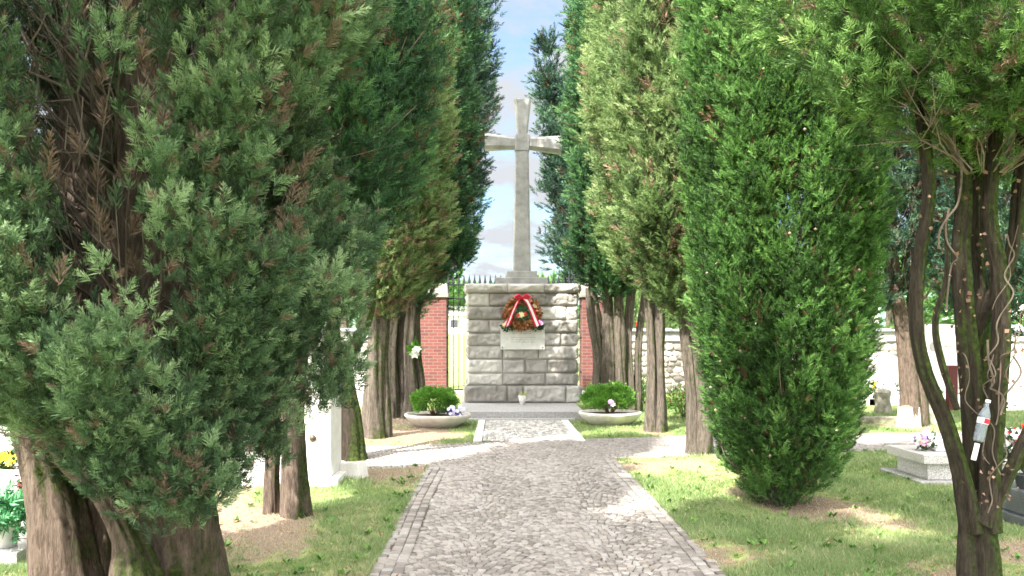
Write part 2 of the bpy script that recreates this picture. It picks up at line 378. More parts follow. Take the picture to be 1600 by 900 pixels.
g_dark = [(0, (.17, .095, .055)), (.15, (.11, .07, .04)), (.2, (.022, .05, .024)), (.5, (.048, .125, .055)), (.8, (.085, .20, .075)), (1, (.15, .29, .10))]
g_mid = [(0, (.20, .12, .07)), (.15, (.12, .075, .04)), (.2, (.032, .07, .02)), (.5, (.075, .175, .042)), (.8, (.135, .28, .065)), (1, (.22, .38, .11))]
g_pale = [(0, (.34, .23, .155)), (.15, (.24, .165, .11)), (.2, (.06, .10, .036)), (.5, (.145, .235, .08)), (.8, (.24, .34, .13)), (1, (.34, .43, .19))]
g_blue = [(0, (.12, .08, .05)), (.15, (.08, .055, .04)), (.2, (.018, .04, .028)), (.5, (.036, .09, .056)), (.8, (.07, .145, .085)), (1, (.12, .21, .12))]
g_grey = [(0, (.22, .15, .11)), (.15, (.14, .10, .07)), (.2, (.035, .065, .032)), (.5, (.095, .175, .082)), (.8, (.20, .31, .145)), (1, (.32, .43, .23))]
g_lime = [(0, (.22, .15, .10)), (.15, (.14, .10, .06)), (.2, (.04, .085, .022)), (.5, (.11, .22, .055)), (.8, (.21, .36, .10)), (1, (.33, .48, .16))]
M_lime_f = ramp_mat('foliage_lime', g_lime, transl=.3, rough=.6)
M_dark = ramp_mat('foliage_dark', g_dark, transl=.25, rough=.6)
M_mid = ramp_mat('foliage_fresh', g_mid, transl=.3, rough=.6)
M_pale = ramp_mat('foliage_pale', g_pale, transl=.34, rough=.6)
M_blue = ramp_mat('foliage_bluish', g_blue, transl=.2, rough=.6)
M_grey = ramp_mat('foliage_greyish', g_grey, transl=.25, rough=.6)
M_bark = bark_mat('bark_brown', (.075, .053, .04), (.25, .19, .15), moss=.42)
M_barkg = bark_mat('bark_grey', (.055, .043, .034), (.225, .19, .155), moss=.43)
M_barkm = bark_mat('bark_mossy', (.022, .018, .014), (.085, .068, .05), moss=.57)
M_twig = mat('twig', (.085, .062, .05), rough=.9, var=.45, scale=6, col2=(.21, .165, .135))

# ------------------------------------------------------------------ ground, paths
trees_xy = []
def in_main(x, y): return (x > -.9) & (x < 1.55) & (y < 12.3)
CL = np.array([(-14, 8.6), (-9, 9.4), (-5, 10.4), (-2, 11.45), (.5, 12.25), (3.2, 12.95), (6, 13.35), (10, 13.6), (16, 13.8)], float)
def cl_y(x): return np.interp(x, CL[:, 0], CL[:, 1])
def in_cross(x, y, grow=0.0): return np.abs(y - cl_y(x)) < 1.12 + grow
def in_pad(x, y): return (x > -.42) & (x < 1.36) & (y > 13.2) & (y < 17)
def bare_at(x, y):
    b = .34 * sn(x * 19, y * 17, 0, 6) + .22 * sn(x * 43, y * 39, 0, 3) + .50 * sn(x * 1.1, y * 1.1, 0, 5) + .35 * sn(x * 3.1, y * 2.6, 0, 8) + .2 * sn(x * 8, y * 7, 0, 2) - .22
    for tx, ty, rad in BARE:
        d = np.hypot(x - tx, (y - ty)); b = b + 1.25 * np.exp(-(d / rad) ** 2)
    b = b + np.where(x < -.9, .16, -.30) * ((y > 6.7))
    return np.clip(b * 1.4 + .12, 0, 1)
BARE = [(2.75, 8.1, .8), (2.2, 10.5, 1.0), (-2.1, 7.3, .8), (-1.9, 11.2, .9), (-2.0, 13.8, 1.1), (-1.9, 17, 1.4), (2.7, 14.6, .5), (3.0, 5.6, .4), (-2.3, 4.9, 1.1), (7.3, 15.6, .6),
        (-.95, 13.9, .5), (4.0, 6.3, .5)]
xs = np.concatenate([[-900, -300, -120, -60, -35, -22, -16], np.arange(-12, 14.01, .14), [18, 24, 36, 60, 120, 300, 900]])
ys = np.concatenate([[-300, -60, -20, -8], np.arange(-2, 26.01, .14), [30, 36, 45, 60, 90, 150, 300, 600, 1500]])
XX, YY = np.meshgrid(xs, ys)
onp = in_main(XX, YY) | in_cross(XX, YY) | in_pad(XX, YY) | (YY > 16) | (YY < 3) | (np.abs(XX) > 12)
edge = 1.0 * (~onp)
ZZ = (.012 * sn(XX * 2.3, YY * 2.1, 0, 1) + .022) * edge + np.clip((YY - 29) * .06, 0, 2.1)
V = np.stack([XX, YY, ZZ], -1).reshape(-1, 3); ny, nx = XX.shape
i = np.arange(ny - 1)[:, None] * nx; j = np.arange(nx - 1)[None, :]
F = np.stack([i + j, i + j + 1, i + nx + j + 1, i + nx + j], -1).reshape(-1, 4)
fc = V[F].mean(1)
tn = bare_at(fc[:, 0], fc[:, 1]); tn[(fc[:, 1] > 25)] = .12
M_lawn = ramp_mat('lawn_soil', [(0, (.14, .19, .06)), (.3, (.26, .30, .11)), (.55, (.22, .185, .12)), (1, (.215, .16, .12))], rough=.95, bump=.8, bscale=45, spec=.1, noise=.35)
def vert_tint(o, vals):
    me = o.data
    me.attributes.remove(me.attributes['tint']); a = me.attributes.new('tint', 'FLOAT', 'POINT'); a.data.foreach_set('value', np.asarray(vals, np.float32))
ground = npmesh('ground', V, F, M_lawn, tint=tn, smooth=True); tag(ground, kind='structure')
vt = bare_at(V[:, 0], V[:, 1]); vt[V[:, 1] > 25.5] = .22
vert_tint(ground, vt)

M_joint = mat('joint_sand', (.085, .075, .062), rough=.95, col2=(.55, .53, .50), scale=1.1, c2lo=.55, c2hi=.64)
M_stone = ramp_mat('porphyry_setts', [(0, (.145, .128, .115)), (.3, (.215, .192, .174)), (.55, (.262, .236, .215)), (.8, (.325, .292, .265)), (1, (.32, .305, .29))], rough=.62, bump=.5, bscale=70, noise=.25, spec=.35)
M_pebble = ramp_mat('pad_setts', [(0, (.20, .19, .17)), (.5, (.38, .365, .34)), (1, (.60, .58, .55))], rough=.7, bump=.4, bscale=90)
def setts(name, C, ang, sx, sy, m, tint, h=.02, zbase=0.0, rng=None):
    """C centres (n,2); each sett a chipped block with a chamfered, slightly domed top"""
    n = len(C); ca, sa = np.cos(ang), np.sin(ang)
    sq = np.array([(-1, -1), (1, -1), (1, 1), (-1, 1)], float)
    lay = []
    jit = rng.normal(0, .032, (n, 4, 2))
    tilt = rng.normal(0, .022, (n, 2)); dz = rng.normal(0, .0014, n)
    for f, zz in ((1.0, -.012), (1.0, h * .55), (.80, h)):
        q = (sq[None] * f + jit) * np.stack([sx, sy], -1)[:, None, :] / 2
        x = q[..., 0] * ca[:, None] - q[..., 1] * sa[:, None]; y = q[..., 0] * sa[:, None] + q[..., 1] * ca[:, None]
        z = zbase + zz + dz[:, None] + (q * tilt[:, None, :]).sum(-1)
        lay.append(np.stack([x + C[:, :1], y + C[:, 1:], z], -1))
    V = np.concatenate(lay, 1).reshape(-1, 3)
    fs = []
    for L in (0, 4):
        for k in range(4): fs.append((L + k, L + (k + 1) % 4, L + 4 + (k + 1) % 4, L + 4 + k))
    fs.append((8, 9, 10, 11)); fs = np.array(fs)
    F = (np.arange(n)[:, None, None] * 12 + fs[None]).reshape(-1, 4)
    return npmesh(name, V, F, m, tint=np.repeat(tint, len(fs)))
rng = np.random.default_rng(11)
C, A, SX, SY = [], [], [], []
s = .060; edge_w = .080
for side, x0 in ((1, -.9), (-1, 1.55)):                      # three rows of larger setts along each edge
    for k in range(3):
        y = -1.5 + rng.random() * .1
        while y < 12.3:
            L = rng.uniform(.065, .095); C.append((x0 + side * (edge_w * (k + .5) + .012 * math.sin(y * 1.3)) + (rng.normal(0, .012) if k == 0 else 0), y + L / 2)); A.append(rng.normal(0, .05)); SX.append(edge_w - .007); SY.append(L - .007); y += L
x0, x1 = -.9 + 3 * edge_w, 1.55 - 3 * edge_w; ncol = 2; cw = (x1 - x0) / ncol
for c in range(ncol):                                        # segmental arcs
    xc = x0 + cw * (c + .5); y = -1.5
    while y < 13.2:
        u = -cw / 2 + s * .3 * rng.random()
        while u < cw / 2 - .02:
            w = s * rng.uniform(.82, 1.2); uu = u + w / 2; yy = y + .42 * (1 - (2 * uu / cw) ** 2) - .2
            slope = -.42 * 8 * uu / cw ** 2
            C.append((xc + uu, yy + rng.normal(0, .004))); A.append(math.atan(slope) * .75 + rng.normal(0, .06)); SX.append(w * 1.0 - .007); SY.append(s * rng.uniform(.84, .96) * .97)
            u += w * .97 / math.sqrt(1 + (slope * .6) ** 2)
        y += s * 1.06
C = np.array(C); A = np.array(A); SX = np.array(SX); SY = np.array(SY)
k = (C[:, 1] < cl_y(C[:, 0]) - 1.0) | ((C[:, 1] < 12.0) & ~in_cross(C[:, 0], C[:, 1]))
C, A, SX, SY = C[k], A[k], SX[k], SY[k]
tt = np.clip(.5 + .28 * rng.normal(0, 1, len(C)) + .12 * sn(C[:, 0] * 2, C[:, 1] * 1.5, 0, 3), 0, 1)
o = setts('paved_path', C, A, SX, SY, M_stone, tt, h=.012, zbase=.006, rng=rng); tag(o, kind='structure')
C, A, SX, SY = [], [], [], []
x = -11.0
while x < 13:
    th = math.atan2(cl_y(x + .2) - cl_y(x - .2), .4)
    for k_ in range(-18, 19):
        off = k_ * s; C.append((x + rng.normal(0, .004) + .02 * math.sin(k_), cl_y(x) + off / math.cos(th) + .03 * math.sin(x * 9))); A.append(th + rng.normal(0, .06)); SX.append(s * .88 * rng.uniform(.85, 1.05)); SY.append(s * .88)
    x += s * 1.03
C, A, SX, SY = map(np.array, (C, A, SX, SY))
tt = np.clip(.52 + .2 * rng.normal(0, 1, len(C)), 0, 1)
o = setts('crossing_path', C, A, SX, SY, M_stone, tt, h=.016, zbase=.006, rng=rng); tag(o, kind='structure')
# sand bed under the setts
mb = MB(); mb.add([(-.93, -3, .008), (1.58, -3, .008), (1.58, 12.2, .008), (-.93, 11.6, .008)], [(0, 1, 2, 3)])
tag(mb.build('path_bed', M_joint), kind='structure')
mb = MB(); pts = [(x_, cl_y(x_) - 1.14) for x_ in np.arange(-11, 13.1, .5)]; q = [(x_, cl_y(x_) + 1.14) for x_ in np.arange(-11, 13.1, .5)]
n = len(pts); mb.add([(a, b, .0125) for a, b in pts] + [(a, b, .0125) for a, b in q], [(i_, i_ + 1, n + i_ + 1, n + i_) for i_ in range(n - 1)])
tag(mb.build('crossing_bed', M_joint), kind='structure')
# pale cobbled pad with marble edging before the step
M_marble = mat('pale_marble', (.55, .53, .50), rough=.5, col2=(.74, .73, .71), scale=5, bump=.15, spec=.4)
M_granite = mat('grey_granite', (.20, .20, .20), rough=.6, col2=(.42, .42, .42), scale=60, bump=.25, bscale=120, spec=.4)
C, A, SX, SY = [], [], [], []
y = 13.42
while y < 16.75:
    x = -.26
    while x < 1.19:
        w = rng.uniform(.05, .085); C.append((x + w / 2, y + rng.normal(0, .006))); A.append(rng.normal(0, .18)); SX.append(w * .86); SY.append(.056 * rng.uniform(.8, 1.1)); x += w
    y += .066
C, A, SX, SY = map(np.array, (C, A, SX, SY))
o = setts('gravel_pad', C, A, SX, SY, M_pebble, rng.random(len(C)), h=.018, zbase=.008, rng=rng); tag(o, kind='structure')
mb = MB().box(-.4, -.27, 13.34, 16.8, -.02, .032).box(1.2, 1.33, 13.34, 16.8, -.02, .032); tag(mb.build('pad_edging', M_marble, bevel=.005), kind='structure')
mb = MB(); mb.add([(-.3, 13.3, .0105), (1.25, 13.3, .0105), (1.25, 16.8, .0105), (-.3, 16.8, .0105)], [(0, 1, 2, 3)]); tag(mb.build('pad_bed', M_joint), kind='structure')

# grass blades
def near_post(x, y): return False
rng = np.random.default_rng(5)
N = 800000
u = rng.random(N); Dm, Dx = 4.6, 19.0
Y = 1 / (1 / Dm - u * (1 / Dm - 1 / Dx)); X = rng.uniform(-.66, .64, N) * Y
b = bare_at(X, Y); out_ = ~(in_main(X, Y) & (X > -.87) & (X < 1.52)) & ~in_cross(X, Y) & ~in_pad(X, Y) & ~((Y > 16.6) & (np.abs(X - .5) < 1.7))
k = out_ & (rng.random(N) > np.minimum(b * 1.0, .66))
X, Y, b = X[k], Y[k], b[k]; N = len(X)
h = rng.uniform(.012, .052, N) * np.where(rng.random(N) < .04, 1.8, 1) * (1.1 - .5 * b) * (1 + .4 * sn(X * 2, Y * 2, 0, 4)); w = .0026 * np.maximum(1, Y / 6) * rng.uniform(.8, 1.5, N)
th = rng.uniform(0, 2 * np.pi, N); ln = rng.normal(0, .55, (N, 2)) * h[:, None]
z0 = .012 * sn(X * 2.3, Y * 2.1, 0, 1) + .014
B = np.stack([X, Y, z0], -1); sd_ = np.stack([np.cos(th) * w, np.sin(th) * w, 0 * w], -1)
V = np.stack([B - sd_, B + sd_, B + np.stack([ln[:, 0], ln[:, 1], h], -1)], 1).reshape(-1, 3)
tg = np.clip(.45 + .2 * rng.normal(0, 1, N) + .62 * b + .15 * sn(X * 3, Y * 3, 0, 9), 0, 1)
M_grass = ramp_mat('grass_blades', [(0, (.105, .175, .055)), (.45, (.205, .30, .115)), (.7, (.31, .36, .17)), (1, (.46, .40, .27))], rough=.6, transl=.35)
o = npmesh('grass', V, np.arange(3 * N).reshape(-1, 3), M_grass, tint=tg); tag(o, 'short patchy green lawn grass either side of the sett path', 'grass', kind='stuff')
# fallen leaves and needles
N = 17000
Y = 1 / (1 / 4.8 - rng.random(N) * (1 / 4.8 - 1 / 19)); X = rng.uniform(-.64, .62, N) * Y
on = in_main(X, Y) | in_cross(X, Y) | in_pad(X, Y)
k = (~on | (rng.random(N) < .10)) & (rng.random(N) < .25 + bare_at(X, Y)); X, Y = X[k], Y[k]; N = len(X)
z0 = np.where(in_main(X, Y) | in_cross(X, Y) | in_pad(X, Y), .034, .045)
th = rng.uniform(0, 6.28, N); L = np.where(rng.random(N) < .12, rng.uniform(.03, .07, N), rng.uniform(.006, .02, N)); wd = np.where(L > .025, .0025, L * rng.uniform(.2, .5, N))
B = np.stack([X, Y, z0], -1); d = np.stack([np.cos(th), np.sin(th), rng.normal(0, .3, N)], -1) * L[:, None]; e = np.stack([-np.sin(th), np.cos(th), rng.normal(0, .4, N)], -1) * wd[:, None]
V = np.stack([B - d, B + e, B + d, B - e], 1).reshape(-1, 3)
M_litter = ramp_mat('litter', [(0, (.10, .055, .03)), (.5, (.24, .14, .07)), (1, (.42, .30, .17))], rough=.9)
o = npmesh('leaf_litter', V, np.arange(4 * N).reshape(-1, 4), M_litter, tint=rng.random(N)); tag(o, 'brown fallen needles and dry leaf bits scattered on the bare soil', 'litter', kind='stuff')
# broad-leaved weeds and thicker tufts in the lawn
nw = 420; Yw = 1 / (1 / 4.9 - rng.random(nw) * (1 / 4.9 - 1 / 15)); Xw = rng.uniform(-.6, .62, nw) * Yw
Xw[:50] = np.where(rng.random(50) < .5, -.93 - rng.random(50) * .15, 1.58 + rng.random(50) * .15); Yw[:50] = rng.uniform(5, 11, 50)
k = ~(in_main(Xw, Yw) | in_cross(Xw, Yw) | in_pad(Xw, Yw)); Xw, Yw = Xw[k], Yw[k]; nw = len(Xw); m_ = 11
a = rng.uniform(0, 6.28, (nw, m_)); sz = rng.uniform(.022, .055, (nw, 1)) * rng.uniform(.7, 1.2, (nw, m_)); up = rng.uniform(.2, 1.2, (nw, m_))
B = np.stack([np.repeat(Xw[:, None], m_, 1) + rng.normal(0, .012, (nw, m_)), np.repeat(Yw[:, None], m_, 1) + rng.normal(0, .012, (nw, m_)), np.full((nw, m_), .03)], -1)
d = np.stack([np.cos(a), np.sin(a), up], -1) * sz[..., None]; e = np.stack([-np.sin(a), np.cos(a), 0 * a], -1) * (sz * .28)[..., None]
V = np.stack([B, B + d * .55 + e, B + d, B + d * .55 - e], 2).reshape(-1, 3)
M_weed = ramp_mat('lawn_weed_leaf', [(0, (.04, .11, .02)), (.5, (.09, .20, .035)), (1, (.17, .30, .06))], rough=.5, transl=.25)
o = npmesh('lawn_weeds', V, np.arange(len(V)).reshape(-1, 4), M_weed, tint=rng.random(nw * m_)); tag(o, 'small broad-leaved weeds dotted through the lawn and along the path edges', 'weeds', kind='stuff')
# ------------------------------------------------------------------ the monument
M_ashlar = mat('rock_faced_stone', (.19, .165, .14), rough=.9, col2=(.40, .36, .32), scale=3.5, bump=.9, bscale=25, c2lo=.3, c2hi=.7)
M_mortar = mat('mortar', (.20, .18, .16), rough=.95, col2=(.30, .27, .24))
M_cross = mat('weathered_cross_stone', (.25, .245, .235), rough=.85, col2=(.46, .45, .435), scale=4, bump=.35, bscale=60, c2lo=.3)
M_step = mat('step_granite', (.24, .235, .23), rough=.7, col2=(.40, .39, .38), scale=25, bump=.3, bscale=90)
PCX, PY0, PZ0 = .515, 19.2, .175
st = thing('granite_step', 'broad low grey granite step in front of the stone monument', 'step', (PCX, 17, 0))
MB().box(-1.36, 1.16, -.08, 4.4, -.05, .173).build('slab', M_step, st, bevel=.012)
MB().box(-1.3, .95, -.32, -.083, -.05, .045).build('footing_strip', M_step, st, bevel=.006)
ped = thing('stone_pedestal', 'large rock-faced grey stone pedestal carrying the tall cross', 'pedestal', (PCX, PY0, 0))
PW, PD, PT = 1.24, 1.5, 2.82
MB().box(-PW + .05, PW - .05, .05, PD - .05, PZ0 - .02, PT - .02).build('core', M_mortar, ped)
rngp = np.random.default_rng(3)
PV, PF, PTt = [], [], []
def rock_patch(o_, ux, n_, w, h, depth, seed):
    """one rock-faced block front: origin o_, along ux, normal n_"""
    nu, nv = max(5, int(w / .022)), max(4, int(h / .022))
    u = np.linspace(0, 1, nu)[None, :]; v = np.linspace(0, 1, nv)[:, None]
    du = np.minimum(u, 1 - u) * w; dv = np.minimum(v, 1 - v) * h
    e = np.clip(np.minimum(du, dv) / .04, 0, 1) ** .6
    X_ = u * w + 0 * v; Z_ = v * h + 0 * u
    nzz = sn(X_ * 5 + seed, Z_ * 7, seed, 1) * .5 + sn(X_ * 14, Z_ * 13 + seed, 2 * seed, 2) * .28 + rngp.normal(0, .09, X_.shape)
    d = e * depth * (.75 + .9 * nzz + .35 * np.abs(sn(X_ * 11 + seed, Z_ * 16, seed, 7)))
    q = np.array(o_)[None, None, :] + (X_ * 1.0)[..., None] * np.array(ux) + Z_[..., None] * np.array([0, 0, 1.0]) + d[..., None] * np.array(n_)
    b = sum(len(a) for a in PV); PV.append(q.reshape(-1, 3))
    i_ = np.arange(nv - 1)[:, None] * nu; j_ = np.arange(nu - 1)[None, :]
    PF.append(np.stack([i_ + j_, i_ + j_ + 1, i_ + nu + j_ + 1, i_ + nu + j_], -1).reshape(-1, 4) + b)
    PTt.append(np.full((nv - 1) * (nu - 1), rngp.random()))
zc = [PZ0, .56, .83, 1.14, 1.44, 1.72, 2.02, 2.32, 2.62]
for ci in range(len(zc) - 1):
    grow = .05 if ci == 0 else 0
    x = -PW - grow; k = 0
    while x < PW + grow - .05:
        w = rngp.choice([.36, .5, .62, .8, .95]); w = min(w, PW + grow - x)
        if PW + grow - x - w < .25: w = PW + grow - x
        rock_patch((x + .006, .04 - grow, zc[ci] + .006), (1, 0, 0), (0, -1, 0), w - .012, zc[ci + 1] - zc[ci] - .012, rngp.uniform(.045, .08), ci * 7 + k); x += w; k += 1
    for sx_ in (-1, 1):
        y = 0.0
        while y < PD - .05:
            w = min(rngp.choice([.4, .55, .7]), PD - y)
            if PD - y - w < .2: w = PD - y
            o_ = (sx_ * (PW - .045 + grow), y + .006 if sx_ > 0 else y + w - .006, zc[ci] + .006)
            rock_patch(o_, (0, sx_, 0), (sx_, 0, 0), w - .012, zc[ci + 1] - zc[ci] - .012, .06, ci * 11 + k + 40 * (sx_ + 2)); y += w; k += 1
    rock_patch((PW, PD - .05, zc[ci]), (-1, 0, 0), (0, 1, 0), 2 * PW, zc[ci + 1] - zc[ci] - .01, .05, ci * 5.5)
M_ashlar_t = ramp_mat('ashlar_blocks', [(0, (.25, .235, .215)), (.3, (.34, .32, .295)), (.6, (.42, .40, .375)), (1, (.58, .56, .52))], rough=.9, bump=.8, bscale=22, noise=1.5, spec=.2)
npmesh('masonry', np.concatenate(PV), np.concatenate(PF), M_ashlar_t, ped, tint=np.concatenate(PTt))
PV, PF, PTt = [], [], []
for x, w in ((-PW - .04, .95), (-PW + .915, .8), (-PW + 1.72, .80)):
    rock_patch((x, -.02, 2.625), (1, 0, 0), (0, -1, 0), w, .19, .06, x + 5)
for sx_ in (-1, 1):
    rock_patch((sx_ * (PW + .01), 0 if sx_ > 0 else PD, 2.625), (0, sx_, 0), (sx_, 0, 0), PD, .19, .05, 9 + sx_)
npmesh('coping', np.concatenate(PV), np.concatenate(PF), M_ashlar_t, ped, tint=np.concatenate(PTt))
MB().box(-PW - .03, PW + .03, -.01, PD, 2.62, 2.818).build('coping_slab', M_cross, ped, bevel=.01)

cr_ = thing('stone_cross', 'tall pale stone cross with flared arms on top of the pedestal', 'cross', (PCX, PY0 + .72, PT))
MB().box(-.60, .58, -.42, .42, 0, .165).build('base_plinth', M_cross, cr_, bevel=.012)
MB().box(-.345, .345, -.34, .34, .167, .31).build('upper_plinth', M_cross, cr_, bevel=.012)
def octa(mb, a, ra, b, rb, axis, ch=.28):
    """tapered shaft with chamfered corners from a to b; ra, rb = half sizes"""
    def ring(c, r):
        hx, hy = r; k = ch * min(hx, hy)
        pts = [(hx, -hy + k), (hx, hy - k), (hx - k, hy), (-hx + k, hy), (-hx, hy - k), (-hx, -hy + k), (-hx + k, -hy), (hx - k, -hy)]
        if axis == 'z': return [(c[0] + p[0], c[1] + p[1], c[2]) for p in pts]
        return [(c[0], c[1] + p[1], c[2] + p[0]) for p in pts]
    r1, r2 = ring(a, ra), ring(b, rb)
    fs = [(i_, (i_ + 1) % 8, 8 + (i_ + 1) % 8, 8 + i_) for i_ in range(8)] + [tuple(range(8))[::-1], tuple(range(8, 16))]
    return mb.add(r1 + r2, fs)
s_ = 19.9 / 1350
zT = H_EYE - PT                      # helper: photo row -> height above pedestal top
def zz_(py): return zT + (PY - py) * s_
octa(MB(), (0, 0, .31), (.21, .20), (.01, 0, zz_(237)), (.150, .145), 'z', .18).build('shaft', M_cross, cr_, bevel=.006)
hd = octa(MB(), (.01, 0, zz_(236.5)), (.168, .16), (.015, 0, zz_(211)), (.168, .16), 'z', .1).build('centre_block', M_cross, cr_, bevel=.008)
octa(MB(), (.015, 0, zz_(210.5)), (.12, .13), (.02, 0, zz_(157)), (.20, .18), 'z', .30).build('upper_arm', M_cross, cr_, bevel=.006)
zc_ = zz_(224)
octa(MB(), (-.155, 0, zc_), (.135, .13), (-.845, 0, zc_ + .035), (.19, .18), 'x', .42).build('side_arm', M_cross, cr_, bevel=.006)
octa(MB(), (.183, 0, zc_), (.135, .13), (.915, 0, zc_ - .045), (.20, .18), 'x', .42).build('side_arm', M_cross, cr_, bevel=.006)

# plaque
M_white = mat('white_stone', (.58, .57, .55), rough=.5, col2=(.74, .73, .70), scale=6, spec=.4)
M_iron = mat('dark_iron', (.018, .02, .024), rough=.55, metal=.3)
M_ink = mat('engraved_letters', (.20, .19, .17), rough=.8)
pq = thing('marble_plaque', 'white marble memorial plaque with faint engraved lines fixed on the pedestal', 'plaque', P(816.5, 546, 19.08))
pw = 69 / 1350 * 19.08 / 2; ph = 35.5 / 1350 * 19.08
MB().box(-pw, pw, -.03, .05, 0, ph).build('panel', M_white, pq, bevel=.004)
for ax_ in (-1, 1):
    for z in (.045, ph - .045): MB().tube([(ax_ * (pw - .045), -.045, z), (ax_ * (pw - .045), -.02, z)], .016, 10).build('bolt', M_iron, pq)
mb = MB(); rl = random.Random(4)
for z, a, b_ in ((.425, -.28, .22), (.385, -.36, .40), (.345, -.24, .20), (.255, -.27, .27), (.205, -.25, .25), (.155, -.26, .25)):
    x = a
    while x < b_:
        w = rl.uniform(.03, .10); xx = x
        while xx < min(x + w, b_):
            hh = .022; mb.box(xx, xx + .003, -.0325, -.0302, z, z + hh)
            if rl.random() < .6: mb.box(xx + .0031, xx + .009, -.0325, -.0302, z + rl.choice((0, hh / 2, hh - .003)), z + rl.choice((.003, hh)) if False else z + .0035)
            xx += .0135
        x += w + .018
mb.build('inscription', M_ink, pq)

# foliage-like bunches and flowers
def flower_mb(c, r, rng, petals=7):
    mb = MB(); tilt = Vector((rng.normal(0, .5), -1, rng.uniform(.2, 1.0))).normalized()
    a = tilt.cross(Vector((0, 0, 1))).normalized(); b_ = tilt.cross(a)
    for layer in range(2):
        for k in range(petals):
            t = 2 * math.pi * (k + .5 * layer) / petals; d = math.cos(t) * a + math.sin(t) * b_; e = -math.sin(t) * a + math.cos(t) * b_
            R_ = r * (1 - .35 * layer); c_ = Vector(c) + tilt * r * .15 * layer
            mb.add([c_, c_ + d * R_ * .55 + e * R_ * .34 + tilt * R_ * .22, c_ + d * R_ + tilt * R_ * .12, c_ + d * R_ * .55 - e * R_ * .34 + tilt * R_ * .22], [(0, 1, 2, 3)])
    mb.lathe([(.001, 0), (.16 * r, 0), (.12 * r, .12 * r), (.001, .15 * r)], 6, (0, 0))
    n = 24; k0 = len(mb.v) - 24
    for i_ in range(k0, len(mb.v)):
        v = mb.v[i_]; mb.v[i_] = tuple(Vector(c) + tilt * (v[2] + r * .1) + a * v[0] + b_ * v[1])
    return mb
_fm = {}
def petal_mat(c):
    if c not in _fm:
        m = mat('petals', c, rough=.6, var=.12, scale=30); _fm[c] = m
    return _fm[c]
def leaves(name, parent, c, rad, n, size, m, rng, up=.6, flat=1.0, hemi=False):
    """a bunch of broad leaves spread through a volume"""
    q = rng.normal(0, 1, (n, 3)); q /= np.linalg.norm(q, axis=1)[:, None]
    if hemi: q[:, 2] = np.abs(q[:, 2])
    p = q * np.array(rad) * (rng.random((n, 1)) ** .4) + np.array(c)
    d = q * .8 + rng.normal(0, .5, (n, 3)) + np.array([0, 0, up]); d /= np.linalg.norm(d, axis=1)[:, None]
    e = np.cross(d, rng.normal(0, 1, (n, 3))); e /= np.linalg.norm(e, axis=1)[:, None]; nn = np.cross(d, e)
    L = size * rng.uniform(.6, 1.3, (n, 1)); w = L * .26
    V = np.stack([p, p + d * L * .45 + e * w + nn * w * .2, p + d * L, p + d * L * .45 - e * w + nn * w * .2], 1).reshape(-1, 3)
    return npmesh(name, V, np.arange(4 * n).reshape(-1, 4), m, parent, tint=np.clip(rng.normal(.5, .25, n), 0, 1))
M_leaf = ramp_mat('shrub_leaf', [(0, (.05, .14, .02)), (.5, (.12, .29, .04)), (1, (.24, .46, .08))], rough=.45, transl=.25)
M_leafd = ramp_mat('dark_leaf', [(0, (.012, .035, .012)), (.5, (.03, .08, .025)), (1, (.07, .15, .05))], rough=.5, transl=.2)
M_fern = ramp_mat('fern_leaf', [(0, (.05, .16, .07)), (.5, (.11, .32, .15)), (1, (.25, .52, .28))], rough=.5, transl=.25)
M_dry = ramp_mat('dry_leaf', [(0, (.13, .05, .02)), (.5, (.32, .13, .045)), (1, (.52, .26, .11))], rough=.7, transl=.15)
M_red = mat('red_ribbon', (.62, .012, .045), rough=.4, var=.1)
M_rib = mat('white_ribbon', (.78, .74, .76), rough=.4, var=.05)
rng = np.random.default_rng(21)

M_mortar.node_tree.nodes['Color Ramp'].color_ramp.elements[0].color = (.30, .28, .26, 1)
wr = thing('memorial_wreath', 'round wreath of dry brown leaves with red and white ribbons above the plaque', 'wreath', P(816, 490, 19.02)); wr.scale = (.93, .93, .93)
n = 1500; a = rng.uniform(0, 2 * np.pi, n); t = rng.uniform(0, 2 * np.pi, n); tr_ = .115 * rng.uniform(.5, 1, n)
R1_ = .29 + tr_ * np.cos(t); p = np.stack([R1_ * np.cos(a) * 1.08, -.10 + tr_ * np.sin(t) * 1.0, R1_ * np.sin(a) * .93], -1)
d = np.stack([-np.sin(a) + np.cos(a) * .6, rng.normal(-.5, .4, n), np.cos(a) + np.sin(a) * .6], -1) + rng.normal(0, .4, (n, 3)); d /= np.linalg.norm(d, axis=1)[:, None]
e = np.cross(d, rng.normal(0, 1, (n, 3))); e /= np.linalg.norm(e, axis=1)[:, None]; L = rng.uniform(.06, .12, (n, 1))
V = np.stack([p, p + d * L * .5 + e * L * .28, p + d * L, p + d * L * .5 - e * L * .28], 1).reshape(-1, 3)
npmesh('leaf_ring', V, np.arange(4 * n).reshape(-1, 4), M_dry, wr, tint=rng.random(n))
leaves('greenery', wr, (.03, -.1, -.02), (.17, .05, .2), 260, .09, M_fern, rng)
leaves('greenery', wr, (.33, -.1, -.32), (.17, .05, .07), 120, .08, M_leafd, rng)
leaves('greenery', wr, (-.33, -.1, -.32), (.15, .05, .07), 120, .08, M_leafd, rng)
